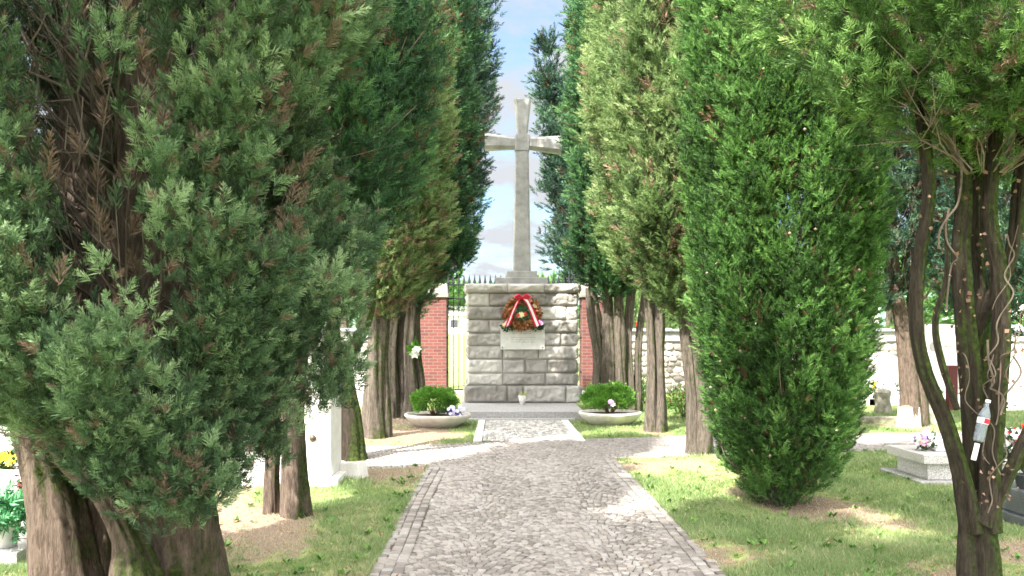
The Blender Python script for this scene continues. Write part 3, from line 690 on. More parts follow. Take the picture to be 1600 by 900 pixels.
for sgn in (-1, 1):
    pts = [(0.0, -.24, .40), (sgn * .12, -.27, .27), (sgn * .22, -.28, .05), (sgn * .30, -.26, -.16), (sgn * .36, -.24, -.30)]
    for nm, w, m_, oy in (('ribbon', .043, M_red, 0), ('ribbon_stripe', .016, M_rib, -.006)):
        mb = MB(); vs = []
        for k, q in enumerate(pts):
            ww = w * (1 + .12 * k); vs += [(q[0] - ww, q[1] + oy, q[2] - .02), (q[0] + ww, q[1] + oy - .01, q[2] + .02), (q[0] + ww, q[1] + oy + .0018, q[2] + .02), (q[0] - ww, q[1] + oy + .0028, q[2] - .02)]
        fs = []
        for k in range(len(pts) - 1):
            for j_ in range(4): fs.append((k * 4 + j_, k * 4 + (j_ + 1) % 4, k * 4 + 4 + (j_ + 1) % 4, k * 4 + 4 + j_))
        mb.add(vs, fs).build(nm, m_, wr)
mb = MB()
for sgn in (-1, 1):
    mb.tube([(0, -.25, .37), (sgn * .1, -.29, .43), (sgn * .17, -.27, .39), (sgn * .09, -.25, .35), (0, -.25, .36)], [.02, .035, .04, .035, .02], 8)
mb.build('bow', M_red, wr)
for (x, z, r_, c) in ((-.03, -.04, .09, (.82, .76, .45)), (.06, -.02, .07, (.75, .10, .05)), (-.10, -.05, .06, (.72, .10, .08)), (-.36, -.22, .075, (.72, .45, .74)), (-.43, -.27, .06, (.78, .62, .35)),
                      (.38, -.22, .085, (.66, .28, .68)), (.44, -.24, .06, (.70, .50, .74)), (.28, .17, .07, (.72, .62, .42)), (-.30, .10, .05, (.60, .25, .10)), (.18, .29, .06, (.60, .30, .2)), (.34, .05, .05, (.55, .2, .1))):
    flower_mb((x, -.21, z), r_, rng).build('flower', petal_mat(c), wr)

cup = thing('grave_candle_cup', 'small cream plastic cup with pale flowers at the foot of the pedestal', 'cup', P(816, 630, 18.6)[:2] + (.173,))
MB().lathe([(.001, .0), (.055, 0), (.07, .12), (.085, .2), (.075, .2), (.06, .05), (.001, .05)], 16).build('vase', M_white, cup, smooth=True)
leaves('leaf_tuft', cup, (0, 0, .2), (.09, .08, .04), 40, .06, ramp_mat('yellow_green_leaf', [(0, (.2, .25, .06)), (1, (.7, .7, .3))], transl=.2), rng, hemi=True)

# bowls with shrubs
M_bowl = mat('concrete_bowl', (.50, .46, .41), rough=.75, col2=(.68, .64, .58), scale=5, bump=.2, bscale=80)
M_soil = mat('soil', (.05, .032, .02), rough=1, col2=(.12, .08, .05), scale=20, bump=.8, bscale=60)
M_stem = mat('stem', (.10, .07, .04), rough=.9)
def bowl(px, py, dia_px, name_l, shrub_l, shc, seed, flow):
    x, D = G(px, py); Rr = dia_px / 1350 * D / 2 * 1.0; D2 = D + Rr * .8
    x = (px - PX) * D2 / FPX; Rr = dia_px / 1350 * D2 / 2
    b = thing('planter_bowl', name_l, 'planter', (x, D2, 0), 'bowl planters beside the pad')
    MB().lathe([(.001, 0), (Rr * .52, 0), (Rr * .60, .015), (Rr * .86, .12), (Rr * .97, .19), (Rr, .225), (Rr * .985, .25), (Rr * .92, .25), (Rr * .88, .20), (Rr * .5, .19), (.001, .19)], 56).build('bowl', M_bowl, b, smooth=True)
    MB().lathe([(.001, .192), (Rr * .87, .192), (Rr * .87, .205), (.001, .225)], 40).build('soil', M_soil, b)
    cx, cz, rx, rz = shc
    s = thing('shrub', shrub_l, 'shrub', (x + cx, D2, .21))
    r_ = np.random.default_rng(seed); tw = MB()
    for k in range(26):
        t = r_.uniform(0, 6.28); q = r_.uniform(.2, .8); tw.tube([(0.03 * math.cos(t), .03 * math.sin(t), 0), (rx * q * .6 * math.cos(t), rx * q * .6 * math.sin(t), cz * .6), (rx * q * math.cos(t), rx * q * math.sin(t), cz)], [.008, .005, .003], 4)
    tw.build('stems', M_stem, s)
    cl = []; q = r_.normal(0, 1, (150, 3)); q /= np.linalg.norm(q, axis=1)[:, None]; q[:, 2] = np.where(q[:, 2] < -.55, -q[:, 2], q[:, 2])
    cen = q * (1 + .24 * sn(q[:, 0] * 3 + seed, q[:, 1] * 3, q[:, 2] * 4, seed))[:, None] * np.array([rx * .88, rx * .8, rz * .86]) + np.array([0, 0, cz])
    n_ = 75; c3 = np.repeat(cen, n_, 0); qq = np.repeat(q, n_, 0)
    o3 = r_.normal(0, 1, c3.shape); o3 /= np.linalg.norm(o3, axis=1)[:, None]
    p_ = c3 + o3 * r_.uniform(.02, .075, (len(c3), 1)) * np.where(r_.random((len(c3), 1)) < .06, 2.0, 1); d_ = o3 * .7 + qq * .7 + np.array([0, 0, .35]); d_ /= np.linalg.norm(d_, axis=1)[:, None]
    e_ = np.cross(d_, r_.normal(0, 1, d_.shape)); e_ /= np.linalg.norm(e_, axis=1)[:, None]; L_ = r_.uniform(.025, .05, (len(c3), 1))
    V = np.stack([p_, p_ + d_ * L_ * .5 + e_ * L_ * .28, p_ + d_ * L_, p_ + d_ * L_ * .5 - e_ * L_ * .28], 1).reshape(-1, 3)
    npmesh('leaves', V, np.arange(len(V)).reshape(-1, 4), M_leaf, s, tint=np.clip(np.repeat(r_.normal(.5, .18, 150), n_) + r_.normal(0, .15, len(c3)), 0, 1))
    return x, D2, Rr
x, D2, Rr = bowl(684, 672, 104, 'shallow concrete bowl planter left of the pale pad, part sunlit', 'rounded bright green shrub beside pale violet pansies in the left bowl', (-.06, .26, .40, .22), 31, 0)
pz = thing('pansy_clump', 'pale violet and white pansies spilling in the left concrete bowl', 'flowers', (x + .26, D2 - .28, .22))
leaves('leaves', pz, (0, 0, .05), (.24, .10, .07), 240, .06, M_leafd, rng, hemi=True)
for k in range(26):
    flower_mb((rng.uniform(-.05, .24), rng.uniform(-.16, -.06), rng.uniform(.03, .19)), .04, rng).build('pansy', petal_mat([(.62, .60, .85), (.80, .80, .88), (.10, .07, .30), (.70, .68, .84)][k % 4]), pz)
x, D2, Rr = bowl(953, 668, 98, 'shallow concrete bowl planter right of the pale pad, in shade', 'wide dense green shrub filling the right concrete bowl', (0, .27, .475, .25), 32, 1)
fl = thing('lilac_flower', 'single lilac and white flower against the right bowl shrub', 'flower', (x - .02, D2 - .44, .22))
MB().tube([(0, 0.05, -.02), (0, 0.02, .1), (0, 0, .19)], .006, 5).build('stem', M_stem, fl)
for k, c in enumerate(((.62, .34, .72), (.80, .74, .80), (.55, .30, .75))): flower_mb((rng.uniform(-.04, .04), -.03, .2 + rng.uniform(-.04, .05)), .055, rng).build('blossom', petal_mat(c), fl)

# ------------------------------------------------------------------ gate, pillars, walls
def brick_mat():
    m = bpy.data.materials.new('red_brick'); m.use_nodes = True; t = m.node_tree; b = t.nodes['Principled BSDF']; b.inputs['Roughness'].default_value = .9
    co = t.nodes.new('ShaderNodeTexCoord'); sp = t.nodes.new('ShaderNodeSeparateXYZ'); t.links.new(co.outputs['Object'], sp.inputs[0])
    ad = t.nodes.new('ShaderNodeMath'); ad.operation = 'ADD'; t.links.new(sp.outputs[0], ad.inputs[0]); t.links.new(sp.outputs[1], ad.inputs[1])
    cb = t.nodes.new('ShaderNodeCombineXYZ'); t.links.new(ad.outputs[0], cb.inputs[0]); t.links.new(sp.outputs[2], cb.inputs[1])
    br = t.nodes.new('ShaderNodeTexBrick'); t.links.new(cb.outputs[0], br.inputs['Vector']); br.inputs['Scale'].default_value = 1
    br.inputs['Brick Width'].default_value = .25; br.inputs['Row Height'].default_value = .093; br.inputs['Mortar Size'].default_value = .009; br.inputs['Bias'].default_value = -.1
    br.inputs['Color1'].default_value = (.15, .042, .035, 1); br.inputs['Color2'].default_value = (.09, .028, .026, 1); br.inputs['Mortar'].default_value = (.15, .11, .095, 1)
    t.links.new(br.outputs[0], b.inputs['Base Color'])
    bp = t.nodes.new('ShaderNodeBump'); bp.invert = True; bp.inputs['Distance'].default_value = .01; t.links.new(br.outputs['Fac'], bp.inputs['Height']); t.links.new(bp.outputs[0], b.inputs['Normal'])
    return m
M_old2 = mat('grey_cap_stone', (.16, .15, .13), rough=.9, col2=(.30, .28, .25), scale=6, bump=.4); M_brick = brick_mat(); YG = 24.8
for lab, x0 in (('brick gate pillar with stone cap, left of the monument', -2.27), ('brick gate pillar with stone cap, right of the monument', 2.39)):
    p = thing('gate_pillar', lab, 'pillar', (x0 + .375, YG, 0), 'brick gate pillars')
    MB().box(-.375, .375, 0, .75, 0, 2.78).build('shaft', M_brick, p, bevel=.004)
    mb = MB().box(-.44, .44, -.06, .81, 2.785, 2.90); mb.frustum((0, .375, 2.903), (.42, .41), (0, .375, 3.18), (.40, .39)); mb.build('cap', M_old2, p, bevel=.012)
    MB().box(-.40, .40, -.025, .775, -.02, .12).build('base', M_cross, p, bevel=.006)
gt = thing('iron_gate', 'dark iron railing gate with pointed spear tops behind the monument', 'gate', (.43, YG + .3, 0))
nb_ = 26; x0, x1 = -1.95 + .04, 1.95 - .04
for k in range(nb_):
    x = x0 + (x1 - x0) * k / (nb_ - 1); b = MB().tube([(x, 0, .10), (x, 0, 3.22)], .013, 6).build('bar', M_iron, gt)
    mb = MB(); mb.lathe([(.001, 3.20), (.05, 3.215), (.028, 3.31), (.001, 3.47)], 6, (x, 0)); mb.build('spear_tip', M_iron, gt)
for z in (.12, 2.76, 3.16): MB().box(x0 - .04, x1 + .04, -.02, .02, z - .022, z + .022).build('rail', M_iron, gt)
MB().box(-1.95, 1.95, -.15, .3, -.02, .1).build('sill', M_step, gt, bevel=.01)
for x in (-1.935, 1.935):
    for z in (.6, 1.6, 2.5): MB().box(x - .03, x + .03, -.03, .03, z, z + .06).build('hinge', M_iron, gt)

M_rub = ramp_mat('rubble_stones', [(0, (.12, .105, .095)), (.4, (.24, .22, .20)), (.75, (.36, .33, .30)), (1, (.44, .36, .29))], rough=.9, bump=.6, bscale=30, noise=.5)
M_slate = mat('coping_slab', (.16, .17, .19), rough=.6, col2=(.36, .36, .38), scale=6)
M_plaster = mat('grey_plaster', (.25, .245, .24), rough=.9, col2=(.42, .41, .39), scale=4, bump=.3)
def rubble_wall(lab, xa, xb, y0, seed):
    w = thing('stone_wall', lab, 'wall', ((xa + xb) / 2, y0, 0), 'rubble boundary walls'); hx = (xb - xa) / 2
    MB().box(-hx, hx, .0, .4, -.05, 1.52).build('core', M_mortar, w)
    MB().box(-hx, hx, -.06, .45, 1.523, 1.80).build('band', M_plaster, w, bevel=.01)
    mb = MB(); x = -hx
    r_ = np.random.default_rng(seed)
    while x < hx: mb.box(x + .01, min(x + .9, hx), -.14, .52, 1.803, 1.87 + r_.uniform(0, .03)); x += .9
    mb.build('coping', M_slate, w, bevel=.01)
    V, F, T = [], [], []; z = .02
    while z < 1.5:
        x = -hx; hrow = r_.uniform(.12, .22)
        while x < hx:
            ww = r_.uniform(.14, .36); cx, cz = x + ww / 2, z + hrow / 2 + r_.normal(0, .02); b0 = sum(len(q) for q in V)
            a = np.linspace(0, 2 * np.pi, 9, endpoint=False) + r_.uniform(0, .6); rr = 1 + r_.normal(0, .10, 9)
            ex, ez = ww / 2 * 1.0 * rr * np.sign(np.cos(a)) * np.abs(np.cos(a)) ** .75, hrow / 2 * rr * np.sign(np.sin(a)) * np.abs(np.sin(a)) ** .75
            dp_ = r_.uniform(.02, .06)
            ring = lambda f, y_: np.stack([cx + ex * f, np.full(9, y_), cz + ez * f], -1)
            V.append(np.concatenate([ring(1, .01), ring(.88, -dp_), [[cx, -dp_ - .015, cz]]]))
            for k in range(9):
                k2 = (k + 1) % 9; F.append((b0 + k, b0 + k2, b0 + 9 + k2, b0 + 9 + k)); F.append((b0 + 9 + k, b0 + 9 + k2, b0 + 18, b0 + 18))
            T += [r_.random()] * 18; x += ww
        z += hrow
    V = np.concatenate(V)
    me = bpy.data.meshes.new('stones'); me.from_pydata(V.tolist(), [], [f if f[2] != f[3] else f[:3] for f in F]); me.materials.append(M_rub)
    a = me.attributes.new('tint', 'FLOAT', 'FACE'); a.data.foreach_set('value', np.array(T, np.float32))
    o = bpy.data.objects.new('rubble_facing', me); COL.objects.link(o); o.parent = w
rubble_wall('grey rubble stone wall with flat coping running right from the gate', 3.16, 20, YG + .15, 1)
rubble_wall('sunlit rubble stone wall with flat coping running left from the gate', -19, -2.30, YG + .15, 2)

# ------------------------------------------------------------------ trees
def tree(label, cx, cy, kind='cypress_tree', group='cypress trees lining the path'):
    return thing(kind, label, 'tree', (cx, cy, 0), group)
# L1, the big old tree at the near left
T = tree('huge old cypress with brown forked trunks and bare twigs, nearest on the left', -2.15, 4.95)
k_ = 4.95 / 1350
def rel(px, py, cx, D): return ((px - PX) * D / FPX - cx, H_EYE - (py - PY) * D / FPX)
def stem(pl, cx, cy, dy=0.0):
    pts, rad = [], []
    for px, py, r_, *yy in pl:
        D = cy + dy + (yy[0] if yy else 0); x, z = rel(px, py, cx, D); pts.append((x, D - cy, z)); rad.append(r_)
    return pts, rad
S = [stem([(120, 1000, .24), (100, 900, .185), (88, 800, .15), (72, 720, .125), (50, 640, .11), (30, 520, .10), (25, 330, .08), (30, 100, .05)], -2.15, 4.95, -.15),
     stem([(215, 1000, .20), (208, 900, .13), (196, 840, .075), (162, 775, .062), (108, 722, .055), (80, 670, .05), (55, 630, .048), (0, 560, .04)], -2.15, 4.95, -.42),
     stem([(150, 1000, .26), (155, 900, .20), (160, 800, .16), (165, 650, .17), (155, 400, .17), (135, 100, .14), (120, -300, .07)], -2.15, 4.95, .1),
     stem([(285, 1010, .30), (272, 900, .235), (268, 800, .205), (262, 650, .19), (250, 450, .19), (240, 200, .18), (230, -200, .14), (220, -900, .03)], -2.15, 4.95, -.1),
     stem([(330, 1000, .20), (318, 900, .125), (306, 800, .11), (300, 650, .10), (305, 450, .085), (325, 200, .06), (350, -50, .03)], -2.15, 4.95, 0)]
stems_mesh('trunk', S, M_bark, T, 1.3, segs=56, step=.035, flute=.10)
prof = [(.95, .45, .2, -.2), (1.35, .85, .15, -.2), (1.9, 1.05, .12, -.18), (2.6, 1.18, .1, -.15), (3.6, 1.28, .08, -.1), (4.2, 1.0, .1, -.1), (5, .6), (6.5, .35), (7.4, .1)]
def gapL1(c, s_2, z, r_):              # bare twiggy windows: upper middle, and low towards the left
    w1 = (s_2 < -.1) & (c > .0) & (c < .55) & (z > 2.5) & (z < 4.0)
    w2 = (s_2 < -.3) & (c > -.15) & (c < .35) & (z > 1.55) & (z < 2.05)
    return ~((w1 | w2) & (r_.random(len(z)) < .75))
crown(T, -2.15, 4.95, prof, M_grey, 41, solid_back=True, plumes=4000, tuft=.098, nt_=18, nb=40, wid=.023, diamond=True, out=.55, plen=.34, prad=.08, gap=.02, zvis=4.4, dead=.05, inner=.03, rough=.25, gap_fn=gapL1, pale=.04,
      lobes=[(.30, -.62, 1.18, .36, .26, 60), (.50, -.52, .86, .26, .20, 44), (.20, -.6, 1.0, .2, .16, 22), (.66, -.34, .95, .16, .18, 14), (.62, -.45, 1.45, .25, .3, 40), (-.25, -.75, 1.75, .3, .3, 30), (.95, .55, 1.45, .34, .34, 70), (1.05, .3, 1.95, .35, .35, 60), (.75, .35, 1.05, .2, .16, 22)])
twigs(T, prof, mat('dark_twig', (.05, .04, .032), rough=.9, scale=6, col2=(.17, .14, .115)), 5, 420, r0=.008, sides=4, zr=(1.2, 5.5), forks=3)
# L2
T = tree('dark dense cypress with a forked sunlit trunk, second on the left', -1.88, 7.65)
S = [stem([(463, 830, .18), (461, 800, .13), (459, 740, .105), (458, 660, .10), (448, 560, .10), (440, 350, .09), (430, 0, .06), (430, -500, .02)], -1.88, 7.65),
     stem([(421, 832, .11), (423, 800, .07), (424, 740, .062), (428, 660, .06), (418, 500, .06), (400, 300, .05), (390, 0, .03)], -1.88, 7.65, .1),
     stem([(478, 818, .08), (472, 790, .05), (468, 740, .05), (468, 600, .06), (490, 400, .05)], -1.88, 7.65, .12)]
stems_mesh('trunk', S, M_bark, T, 2.1, segs=40, step=.05)
prof = [(2.1, .35, .1, -.1), (2.4, .75, .1, -.1), (3.0, 1.12), (3.8, 1.28), (4.6, 1.2), (5.2, .8, -.1, .1), (6.2, .85, -.35, .3), (7.6, .85, -.4, .33), (8.6, .5, -.4, .33), (9.3, .1, -.4, .33)]
crown(T, -1.88, 7.65, prof, M_dark, 42, plumes=1900, tuft=.13, nt_=16, nb=28, wid=.034, out=.42, plen=.55, prad=.13, gap=-1.05, zvis=5.6, dead=.03, inner=.15, rough=.12)
twigs(T, prof, M_twig, 6, 220, zr=(1.3, 5.5))
# L3
T = tree('mossy dark leaning cypress trunk behind the white tomb, third on the left', -1.9, 11.3)
S = [stem([(552, 726, .22), (552, 705, .16), (548, 650, .14), (540, 590, .11), (545, 560, .085), (572, 500, .07), (580, 430, .06), (575, 200, .05), (570, -300, .02)], -1.9, 11.3),
     stem([(535, 722, .16), (534, 690, .12), (532, 620, .10), (524, 540, .08), (515, 400, .06), (520, 0, .03)], -1.9, 11.3, .15)]
stems_mesh('trunk', S, M_barkm, T, 3.4)
prof = [(2.3, .2), (3.0, .4), (4.2, .45), (5.2, .5), (6.2, .7), (7.6, .6), (8.8, .1)]
crown(T, -1.9, 11.3, prof, M_mid, 43, plumes=300, tuft=.2, nt_=14, nb=22, wid=.04, plen=.55, prad=.14, zvis=7, inner=.2)
twigs(T, prof, M_twig, 7, 50)
# L4
T = tree('cypress with a smooth pale trunk and browning sunlit crown, fourth on the left', -1.98, 13.8)
S = [stem([(586, 695, .28), (587, 680, .20), (584, 640, .17), (586, 580, .155), (590, 510, .135), (592, 460, .12), (596, 380, .10), (600, 200, .08), (605, -200, .03)], -1.98, 13.8),
     stem([(600, 690, .14), (602, 640, .09), (600, 560, .07), (606, 480, .06), (620, 400, .05)], -1.98, 13.8, .08)]
stems_mesh('trunk', S, M_barkg, T, 4.2)
prof = [(2.05, .35), (2.5, .8, .1), (3.2, 1.0, .1), (4.0, 1.1, .08), (5.2, 1.2), (6.5, 1.2), (8, .9), (9.5, .1)]
crown(T, -1.98, 13.8, prof, M_pale, 44, plumes=1300, tuft=.2, nt_=14, nb=22, wid=.042, plen=.55, prad=.15, zvis=8.4, dead=.16, inner=.2, pale=.12, rough=.14)
twigs(T, prof, M_twig, 8, 80, r0=.014)
# L5
T = tree('many-stemmed cypress with a dark crown in front of the left pillar', -1.93, 17.4)
S = [stem([(612, 660, .2), (613, 640, .14), (612, 560, .12), (618, 480, .09), (630, 400, .07), (640, 200, .05)], -1.93, 17.4),
     stem([(628, 660, .2), (627, 620, .13), (625, 540, .12), (634, 470, .10), (650, 380, .08)], -1.93, 17.4, .15),
     stem([(640, 662, .2), (643, 620, .13), (640, 540, .11), (645, 460, .10), (660, 380, .07), (680, 100, .05)], -1.93, 17.4, -.1),
     stem([(652, 660, .2), (655, 600, .13), (648, 540, .12), (652, 470, .10), (685, 400, .07)], -1.93, 17.4, .1),
     stem([(620, 655, .15), (607, 560, .09), (600, 470, .07), (590, 400, .05)], -1.93, 17.4, .2)]
stems_mesh('trunk', S, M_barkg, T, 5.5, flute=.16)
prof = [(2.3, .4, .1), (2.8, .7, .1), (3.4, .95, .12), (4.2, 1.14, .12), (5.5, 1.32, .05), (7.2, 1.36), (9, 1.2), (11, .5), (12, .1)]
crown(T, -1.93, 17.4, prof, M_dark, 45, plumes=1200, tuft=.25, nt_=14, nb=20, wid=.045, plen=.75, prad=.18, zvis=9.2, inner=.25, pale=.05, rough=.12, lobes=[(1.15, -.2, 3.35, .14, .25, 16)])
twigs(T, prof, M_twig, 9, 40, r0=.016)
lil = thing('hanging_lily', 'white lily bloom with green leaves fixed to the many-stemmed left trunk', 'flower', P(648, 548, 17.1))
leaves('leaves', lil, (0, 0, .03), (.08, .05, .16), 60, .14, M_leaf, rng)
for q in ((.05, -.08, .02), (.0, -.08, -.08)): flower_mb(q, .11, rng, 6).build('bloom', petal_mat((.82, .82, .74)), lil)
# L6 beyond the gate
T = tree('tall bluish cypress far beyond the left gate pillar', -1.95, 27.5, group='dark conifers beyond the wall')
stems_mesh('trunk', [([(0, 0, -.1), (0, 0, 3), (0, 0, 9), (0, 0, 14)], [.25, .2, .12, .03])], M_barkg, T, 6, segs=16, step=.3)
prof = [(3.4, .3), (4.4, 1.1), (6, 1.4), (9, 1.8), (13, 1.6), (16, .9), (18, .1)]
crown(T, -1.95, 27.5, prof, M_blue, 46, plumes=620, tuft=.4, nt_=13, nb=18, wid=.05, plen=1.2, prad=.28, zvis=13, inner=.3, rough=.12)

# right row
T = tree('bushy fresh green cypress in leaf down to the lawn, second on the right', 2.73, 8.3)
S = [stem([(1225, 805, .17), (1225, 785, .11), (1222, 760, .095), (1215, 700, .08), (1205, 500, .07), (1200, 200, .05), (1200, -300, .02)], 2.73, 8.3),
     stem([(1232, 800, .12), (1236, 775, .07), (1245, 740, .06), (1260, 600, .05), (1270, 300, .04)], 2.73, 8.3, .05),
     stem([(1216, 800, .12), (1212, 775, .06), (1200, 745, .05), (1175, 600, .04)], 2.73, 8.3, -.05)]
stems_mesh('trunk', S, M_barkg, T, 7.1)
prof = [(.16, .24), (.32, .50), (.55, .64), (.9, .70), (1.3, .75), (2.0, .82), (2.8, .87), (3.5, .90), (4.3, .88, -.03), (5.2, .82, -.05), (6.2, .6, -.05), (7.3, .1)]
crown(T, 2.73, 8.3, prof, M_mid, 51, plumes=3000, tuft=.112, nt_=16, nb=26, wid=.04, out=.34, plen=.50, prad=.075, zvis=5.2, dead=.008, inner=.3, rough=.09, lean=(.03, -.03), pale=.03)
twigs(T, prof, M_twig, 11, 60, zr=(.4, 5.5), forks=2)
M_cone = mat('cone', (.30, .22, .17), var=.3); r_ = random.Random(8)
for k in range(46):
    z = r_.uniform(.5, 5); t = r_.uniform(math.pi, 2 * math.pi); q = np.interp(z, [p[0] for p in prof], [p[1] for p in prof]) * 1.03
    c = (q * math.cos(t), q * math.sin(t), z); s2 = .016
    MB().add([(c[0], c[1], c[2] + s2), (c[0] + s2, c[1], c[2]), (c[0], c[1] - s2, c[2]), (c[0] - s2, c[1], c[2]), (c[0], c[1] + s2, c[2]), (c[0], c[1], c[2] - s2)], [(0, 2, 1), (0, 3, 2), (0, 4, 3), (0, 1, 4), (5, 1, 2), (5, 2, 3), (5, 3, 4), (5, 4, 1)]).build('seed_cone', M_cone, T)
T = tree('cypress with split grey trunk behind the fresh green one, third on the right', 2.72, 11.9)
S = [stem([(1094, 722, .22), (1096, 705, .16), (1096, 640, .135), (1092, 580, .13), (1085, 520, .11), (1092, 460, .10), (1100, 300, .08), (1100, -200, .03)], 2.72, 11.9),
     stem([(1084, 720, .14), (1082, 690, .08), (1080, 620, .075), (1072, 540, .07), (1065, 480, .06), (1050, 380, .05)], 2.72, 11.9, -.05),
     stem([(1098, 640, .05), (1095, 560, .05), (1076, 500, .045), (1060, 450, .04)], 2.72, 11.9, -.12)]
stems_mesh('trunk', S, M_barkg, T, 8.2)
prof = [(1.9, .25, -.1), (2.3, .6, -.1), (3.0, .9, -.1), (4.0, 1.08, -.05), (5.5, 1.15), (7, 1.0), (9, .5), (10.2, .1)]
crown(T, 2.72, 11.9, prof, M_pale, 52, plumes=1250, tuft=.19, nt_=14, nb=24, wid=.04, plen=.55, prad=.13, zvis=7.2, dead=.04, inner=.25, pale=.05, rough=.12)
twigs(T, prof, M_twig, 12, 90, r0=.014)
T = tree('pale feathery cypress with a single gnarled trunk beside the right bowl', 2.72, 14.8)
S = [stem([(1028, 682, .22), (1028, 668, .17), (1028, 620, .14), (1026, 560, .13), (1028, 500, .12), (1026, 440, .10), (1015, 340, .08), (1000, -100, .03)], 2.72, 14.8),
     stem([(1016, 680, .12), (1017, 640, .08), (1018, 560, .07), (1012, 480, .06), (1000, 420, .05), (985, 380, .04)], 2.72, 14.8, -.1),
     stem([(1030, 470, .05), (1010, 430, .045), (980, 400, .04), (955, 340, .03)], 2.72, 14.8, -.1)]
stems_mesh('trunk', S, M_barkg, T, 9.3, flute=.16)
prof = [(2.5, .4, -.05), (3.0, .75, -.1), (3.8, .98, -.05), (4.8, 1.12), (6, 1.18), (7.5, 1.05), (9.5, .5), (10.5, .1)]
crown(T, 2.72, 14.8, prof, M_pale, 53, plumes=1250, tuft=.22, nt_=14, nb=22, wid=.042, plen=.6, prad=.15, zvis=8.2, dead=.03, inner=.25, pale=.1, rough=.13)
twigs(T, prof, M_twig, 13, 90, r0=.014)
T = tree('many-stemmed dark cypress in front of the right brick pillar', 2.45, 18.4)
S = [stem([(940, 655, .18), (942, 620, .13), (938, 540, .11), (930, 480, .08), (920, 420, .06)], 2.45, 18.4, .1),
     stem([(952, 655, .18), (953, 600, .13), (950, 520, .11), (948, 440, .09), (945, 300, .06)], 2.45, 18.4),
     stem([(968, 655, .18), (970, 600, .12), (968, 530, .11), (965, 440, .09), (960, 200, .06)], 2.45, 18.4, -.1),
     stem([(984, 655, .18), (984, 600, .11), (980, 540, .09), (985, 470, .08), (995, 400, .06)], 2.45, 18.4, .05),
     stem([(994, 655, .14), (996, 600, .08), (998, 530, .07), (1006, 460, .06), (1010, 400, .05)], 2.45, 18.4, .1),
     stem([(930, 650, .1), (932, 560, .06), (922, 500, .05), (918, 450, .04)], 2.45, 18.4, -.1)]
stems_mesh('trunk', S, M_barkg, T, 10.4, flute=.16)
prof = [(2.6, .35, -.1), (3.2, .8, -.1), (4.0, .9, .05), (5.5, .98, .05), (7.5, 1.0, .05), (9.5, .7), (11.5, .1)]
crown(T, 2.45, 18.4, prof, M_dark, 54, plumes=1100, tuft=.25, nt_=14, nb=20, wid=.045, plen=.7, prad=.17, zvis=9.2, inner=.25, pale=.15, rough=.12)
twigs(T, prof, M_twig, 14, 70, r0=.016)
T = tree('tall ragged bluish conifer beyond the right gate pillar', 2.95, 28, group='dark conifers beyond the wall')
stems_mesh('trunk', [([(0, 0, -.1), (0, 0, 3), (0, 0, 9), (0, 0, 14)], [.25, .2, .12, .03])], M_barkg, T, 11, segs=16, step=.3)
prof = [(3.2, .5, -.3), (4.2, 1.25), (6, 1.3), (8, 1.1, .1), (9.5, .95, .35), (12, 1.1, .4), (15, 1.0, .3), (18, .1)]
crown(T, 2.95, 28, prof, M_blue, 55, plumes=520, tuft=.38, nt_=13, nb=18, wid=.05, plen=1.0, prad=.25, zvis=13, inner=.25, rough=.3, gap=-1.0,
      lobes=[(-1.1, 0, 8.0, .45, .9, 40), (-1.25, 0, 9.6, .36, .9, 34), (-1.4, 0, 10.9, .16, .5, 10), (-.9, 0, 6.5, .5, .8, 26)])

# R1, the near right tree with vines
T = tree('mossy many-stemmed cypress wound with bare ivy, nearest on the right', 2.95, 5.3)
S = [stem([(1528, 960, 0.160), (1528, 900, 0.115), (1526, 840, 0.100), (1522, 780, 0.082)], 2.95, 5.3),
     stem([(1520, 830, 0.070), (1502, 740, 0.050), (1478, 660, 0.045), (1446, 580, 0.041), (1432, 500, 0.039), (1438, 400, 0.036), (1452, 300, 0.034), (1440, 180, 0.034), (1420, 0, 0.017)], 2.95, 5.3, -.03),
     stem([(1530, 830, 0.090), (1528, 740, 0.073), (1520, 620, 0.069), (1508, 500, 0.060), (1500, 400, 0.052), (1505, 300, 0.047), (1495, 160, 0.034), (1500, -200, 0.017)], 2.95, 5.3, .06),
     stem([(1545, 830, 0.075), (1548, 740, 0.060), (1556, 640, 0.056), (1566, 520, 0.052), (1560, 420, 0.047), (1545, 330, 0.043), (1560, 180, 0.034)], 2.95, 5.3, -.04),
     stem([(1535, 820, 0.050), (1562, 770, 0.036), (1590, 710, 0.033), (1625, 620, 0.030), (1650, 450, 0.026)], 2.95, 5.3, -.08),
     stem([(1520, 560, 0.026), (1545, 480, 0.039), (1580, 400, 0.039), (1592, 300, 0.039), (1600, 150, 0.026)], 2.95, 5.3, .1),
     stem([(1496, 640, 0.017), (1470, 560, 0.019), (1462, 500, 0.017), (1480, 430, 0.015), (1476, 330, 0.010)], 2.95, 5.3, -.1),
     stem([(1530, 700, 0.043), (1532, 600, 0.043), (1535, 480, 0.039), (1525, 350, 0.034), (1530, 200, 0.026)], 2.95, 5.3, .16)]
stems_mesh('trunk', S, M_barkm, T, 12.7, segs=40, step=.035, flute=.14)
vm = MB(); r_ = random.Random(12)
for k in range(12):
    z = r_.uniform(.1, 2.3); x = r_.uniform(-.08, .08) + (-.28 if z > 1.3 and r_.random() < .35 else 0) * min(1, z / 1.6); y = -.13; pts = []; vx = r_.uniform(-.06, .06)
    for j_ in range(r_.randint(5, 10)):
        pts.append((x + r_.uniform(-.025, .025), y - r_.uniform(0, .05), z)); z += r_.uniform(.03, .13); vx = vx * .6 + r_.uniform(-.035, .035); x += vx; y += r_.uniform(-.02, .02)
    pc, _r = catmull(pts, [1] * len(pts), .015); vm.tube(pc.tolist(), r_.uniform(.0025, .0065), 5)
